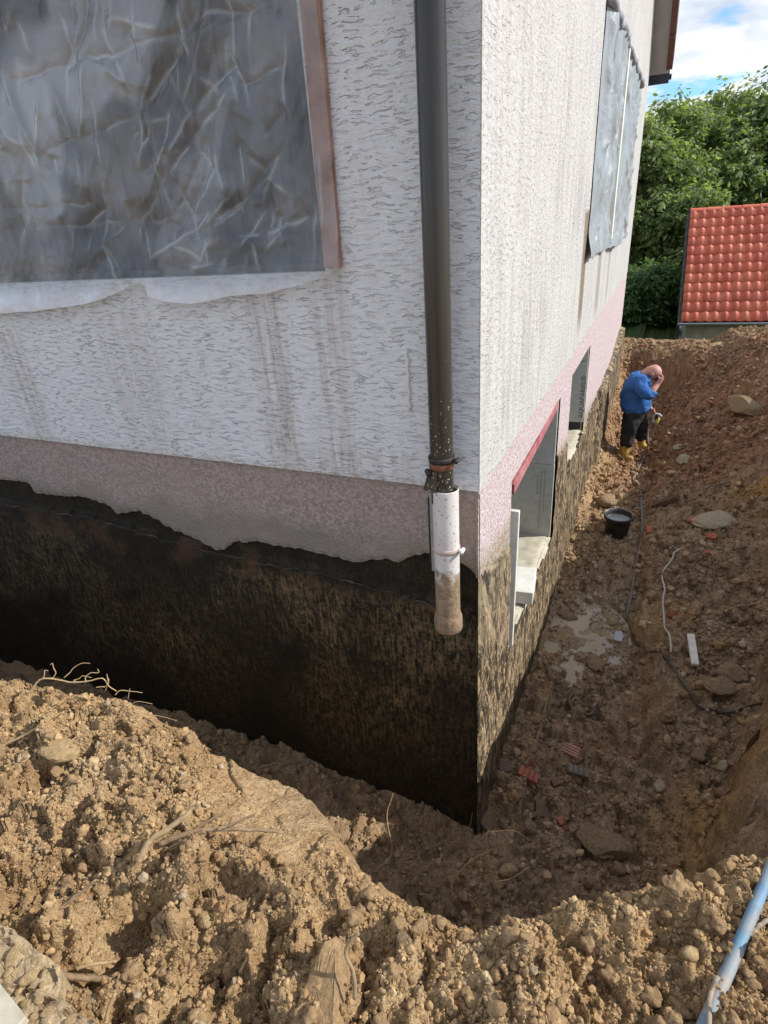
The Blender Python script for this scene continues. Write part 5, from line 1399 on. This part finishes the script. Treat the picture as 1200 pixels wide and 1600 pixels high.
# ------------------------------------------------------------------ blue pipe and cable at the lower right
BLUEP = plain('blue_water_pipe', (.10, .255, .40), .6, .25, .2, 22, .1, dirt=(.42, .33, .23), dirt_amt=.75)
pts = [spot(1101, 1600, 2, -.575), spot(1141, 1510, 2, -.56), spot(1170, 1440, 2, -.55), spot(1200, 1368, 2, -.535)]
ext0 = pts[0] + (pts[0] - pts[1]) * 1.5; ext1 = pts[3] + (pts[3] - pts[2]) * 4
o = MB().tube(smooth_path([ext0] + pts + [ext1], 6), .0142, 18).build('water_pipe', BLUEP, None, True)
tagged(o, 'pale blue plastic water pipe slanting over the soil at the lower right', 'pipe')
o = cable('cable', [(1240, 1420), (1200, 1440), (1180, 1455), (1160, 1480)], .0055, plain('muddy_cable', (.27, .22, .165), .7, .2, .25, 30, .2, dirt=(.4, .36, .3), dirt_amt=.5), 'muddy grey cable wound round the blue pipe', 'cable', extra=[spot(1142, 1498, 2, -.60), spot(1121, 1530, 2, -.575), spot(1109, 1560, 2, -.55), spot(1108, 1600, 2, -.54), spot(1104, 1660, 2, -.56)])

# ------------------------------------------------------------------ clear film and white board at the lower left
AGG = clodmat('old_concrete', (.50, .375, .225), (.62, .52, .36), .9, .6)
poly = [(-120, 1380), (0, 1440), (28, 1460), (55, 1480), (80, 1502), (93, 1518), (95, 1540), (90, 1560), (118, 1580), (150, 1602), (200, 1650), (60, 1720), (-150, 1700), (-200, 1540)]
zt_ = -.52
pp = [spot(a, b, 2, zt_ - .015 * (k in (6, 7))) for k, (a, b) in enumerate(poly)]
cen = np.mean(pp, 0); V = [cen]; n_ = len(pp); rings = 22; sub_n = 8; m_ = n_ * sub_n
for r_ in range(1, rings + 3):
    for i_ in range(m_):
        a = pp[i_ // sub_n]; b = pp[(i_ // sub_n + 1) % n_]; e_ = a + (b - a) * (i_ % sub_n) / sub_n
        e_ = e_ + .006 * np.array([vnoise(np.array([i_ * .37]), np.array([1.5]), 91)[0], vnoise(np.array([i_ * .37]), np.array([7.5]), 92)[0], 0])
        if r_ <= rings:
            q = cen + (e_ - cen) * r_ / rings
            xx_, yy_ = np.array([q[0]]), np.array([q[1]])
            q[2] = q[2] + float(facets(xx_ + .004 * vnoise(xx_ * 60, yy_ * 60, 3), yy_, .032, 951, .7)[0]) * .55 + .006 * float(fbm(xx_ * 30, yy_ * 30, 955, 3)[0]) - (.004 if r_ == rings else 0)
        else:
            q = cen + (e_ - cen) * (1 + .008 * (r_ - rings)); q[2] = zt_ - .07 * (r_ - rings)
        V.append(tuple(q))
Fc = [(0, 1 + i_, 1 + (i_ + 1) % m_) for i_ in range(m_)] + [(1 + (r_ - 1) * m_ + i_, 1 + r_ * m_ + i_, 1 + r_ * m_ + (i_ + 1) % m_, 1 + (r_ - 1) * m_ + (i_ + 1) % m_) for r_ in range(1, rings + 2) for i_ in range(m_)]
o = mesh('concrete_slab', V, Fc, AGG); tagged(o, 'broken beige concrete slab with pebbles showing, in the lower left corner', 'concrete slab')
for (a, b, r_, k) in ((44, 1528, 14, 1), (20, 1492, 17, 2), (62, 1560, 9, 3), (58, 1500, 9, 4), (70, 1520, 7, 5), (40, 1570, 10, 6), (75, 1580, 12, 7), (30, 1548, 7, 8), (52, 1590, 9, 9), (110, 1595, 9, 10), (12, 1520, 9, 11), (66, 1538, 6, 0)):
    q = spot(a, b, 2, zt_ + .004); me_ = bpy.data.meshes.new('pebble'); me_.from_pydata([tuple(w_ * np.array([1, .85, .5])) for w_ in BIG[k]], [], [tuple(map(int, f)) for f in BF]); me_.materials.append(STONE_TAN)
    p_o = link('pebble', me_, o); p_o.location = q; p_o.scale = [r_ * depth(q) / F] * 3; p_o.rotation_euler = (0, 0, k)
a_ = spot(-20, 1512, 2, -.495); b_ = spot(44, 1592, 2, -.495); c__ = spot(-60, 1640, 2, -.495)
a_, b_, c__ = Vector(a_), Vector(b_), Vector(c__)
xa = (b_ - a_).normalized(); nz_ = xa.cross(c__ - a_).normalized()
if nz_.z < 0: nz_ = -nz_
ya = nz_.cross(xa); s_ = 1 if (c__ - a_).dot(ya) > 0 else -1
V = []
for h_ in (-.012, .012):
    for (u_, w_) in ((-.25, 0), ((b_ - a_).length, 0), ((b_ - a_).length + .02, .25), (-.25, .25)):
        V.append(a_ + xa * u_ + ya * s_ * w_ + nz_ * h_)
o = MB().add(V, [(0, 1, 2, 3), (7, 6, 5, 4), (0, 4, 5, 1), (1, 5, 6, 2), (2, 6, 7, 3), (3, 7, 4, 0)]).build('board', CONC, None, bevel=.003)
tagged(o, 'pale board cut off by the lower left corner of the photo', 'board')

# ------------------------------------------------------------------ roots and twigs
ROOT_P = plain('pale_root', (.47, .33, .18), .85, .15, .2, 40, .2)
ROOT_D = plain('brown_root', (.30, .205, .12), .9, .15, .25, 40, .3)
def root(pxs, r0, r1, mat_, label, name='root', branches=(), lifts=None, cat='root'):
    base = on_ground(*pxs[0]); y_b = base[1]
    mb = MB()
    def path(pl, lf, start=None):
        out = []; d0 = depth(on_ground(*pl[0])) if start is None else start
        for i, (a, b) in enumerate(pl):
            g = on_ground(a, b)
            if lf is None: q = g + np.array([0, 0, .008])
            else:                                    # rises free of the ground, staying at the depth of its foot
                r_ = ray(a, b); q = C + r_ / F * (d0 + lf[i])
            out.append(q)
        return out
    def thick(pts, a, b):
        sp_ = smooth_path(pts, 6); n_ = len(sp_)
        sp_ = [q + rng.normal(size=3) * a * .12 for q in sp_]
        mb.tube(sp_, [a + (b - a) * i / (n_ - 1) for i in range(n_)], 7)
    thick(path(pxs, lifts), r0, r1)
    for br in branches: thick(path(br[0], br[1], br[2] if len(br) > 2 else depth(base)), r0 * .6, r1 * .6)
    o = mb.build(name, mat_, None, True)
    return tagged(o, label, cat, 'roots sticking out of the dug soil')
Z5 = [0, 0, 0, 0, 0, 0, 0, 0, 0]
root([(586, 1360), (612, 1335), (606, 1290), (605, 1268), (611, 1250), (614, 1240)], .003, .0025, ROOT_P, 'single upright pale root standing before the dark wall', lifts=Z5)
root([(780, 1395), (770, 1372), (762, 1330), (760, 1305), (766, 1298)], .006, .004, ROOT_P, 'forked pale root arching up below the foundation corner', lifts=Z5, branches=(([(766, 1300), (790, 1298), (808, 1300), (828, 1314)], Z5), ([(776, 1378), (800, 1372), (828, 1354)], Z5), ([(764, 1330), (735, 1345), (710, 1375), (704, 1405)], Z5)))
root([(632, 1345), (660, 1330), (690, 1318), (715, 1302), (738, 1303)], .004, .002, ROOT_D, 'brown root crossing low in front of the foundation corner', lifts=Z5, branches=(([(728, 1302), (735, 1288), (738, 1270)], Z5), ([(690, 1318), (672, 1335), (662, 1352)], Z5)))
root([(390, 1205), (420, 1195), (440, 1193), (470, 1204), (497, 1210)], .0045, .002, ROOT_P, 'pale root arching flat over the lit patch left of centre', lifts=Z5, branches=(([(460, 1245), (466, 1212), (475, 1187)], Z5),))
root([(216, 1345), (236, 1312), (270, 1290), (298, 1266), (312, 1252)], .010, .006, ROOT_P, 'thick pale bent root on the left foreground soil', lifts=[-.02] * 9)
root([(250, 1318), (300, 1300), (340, 1296), (400, 1297), (440, 1300)], .009, .004, ROOT_D, 'long brown root lying level beside the thick pale one', lifts=[-.02] * 9, branches=(([(300, 1300), (330, 1280), (358, 1268)], [-.02] * 9), ([(320, 1298), (290, 1312), (255, 1330)], [-.03] * 9), ([(340, 1296), (370, 1285), (400, 1270)], [-.03] * 9)))
root([(48, 1448), (70, 1430), (100, 1415), (125, 1395), (150, 1375)], .007, .003, ROOT_D, 'brown root running up the soil above the concrete slab', lifts=[-.02] * 9)
root([(92, 1523), (120, 1527), (150, 1529), (182, 1530)], .008, .007, ROOT_D, 'straight brown stick coming out from under the concrete slab', lifts=[-.025] * 9)
root([(120, 1514), (140, 1508), (165, 1504), (182, 1502)], .005, .003, ROOT_P, 'short light root just above the straight stick', lifts=[-.02] * 9)
root([(165, 1598), (170, 1575), (180, 1552)], .005, .004, ROOT_P, 'thin pale root at the bottom edge near the concrete slab', lifts=[-.02] * 9)
root([(2, 1165), (40, 1148), (75, 1126), (100, 1112)], .005, .003, ROOT_P, 'straight pale twig sloping across the lit soil at the left edge', name='twig', lifts=[-.015] * 9, cat='twig')
root([(375, 1520), (385, 1500), (394, 1482)], .0035, .002, ROOT_P, 'small pale sliver stuck in the soil left of the stone slab', name='twig', lifts=[-.02] * 9, cat='twig')
root([(555, 1560), (552, 1520), (540, 1490), (548, 1470), (560, 1458)], .005, .004, ROOT_D, 'knotty brown root hugging the right edge of the stone slab', lifts=[-.03] * 9)
# tangle of fine roots on the left crest
br = []
for k, (a, b) in enumerate(((60, 1060), (80, 1058), (100, 1055), (118, 1060), (135, 1062), (150, 1070), (165, 1075), (180, 1082))):
    x_, y_ = a, b; pl_ = [(a, b + 4)]
    for q in range(4):
        x_ += random.uniform(-4, 14); y_ += random.uniform(-10, 3); pl_.append((x_, y_))
    br.append((pl_, [random.uniform(-.01, .03)] * 9))
root([(48, 1082), (60, 1064), (75, 1060), (90, 1062), (112, 1066), (140, 1064), (160, 1060), (170, 1072), (182, 1080)], .004, .002, ROOT_P, 'tangle of fine pale roots along the left crest of the bank', lifts=[0] * 9, branches=br)
br = []
for (pl_) in ([(205, 1102), (215, 1096), (238, 1100)], [(212, 1115), (245, 1118), (276, 1126)], [(258, 1140), (260, 1128), (266, 1148)], [(200, 1092), (203, 1076)], [(300, 1165), (310, 1162), (330, 1172)]):
    br.append((pl_, [0] * 9))
root([(186, 1122), (200, 1098), (215, 1112), (240, 1128), (275, 1150)], .002, .0015, ROOT_P, 'thin root hairs lower down the left crest, right of the tangle', lifts=[-.005] * 9, branches=br)
root([(1030, 1330), (1012, 1318), (998, 1308)], .003, .0018, ROOT_D, 'small dark twig rising from the near end of the right trench', name='twig', lifts=[0] * 9, branches=(([(1012, 1318), (990, 1332), (970, 1334)], [0] * 9),), cat='twig')
root([(1050, 1345), (1075, 1347), (1098, 1347)], .003, .002, ROOT_D, 'thin level root bridging the two earth lumps on the near rim', lifts=[0] * 9)
print('script done', len(bpy.data.objects))
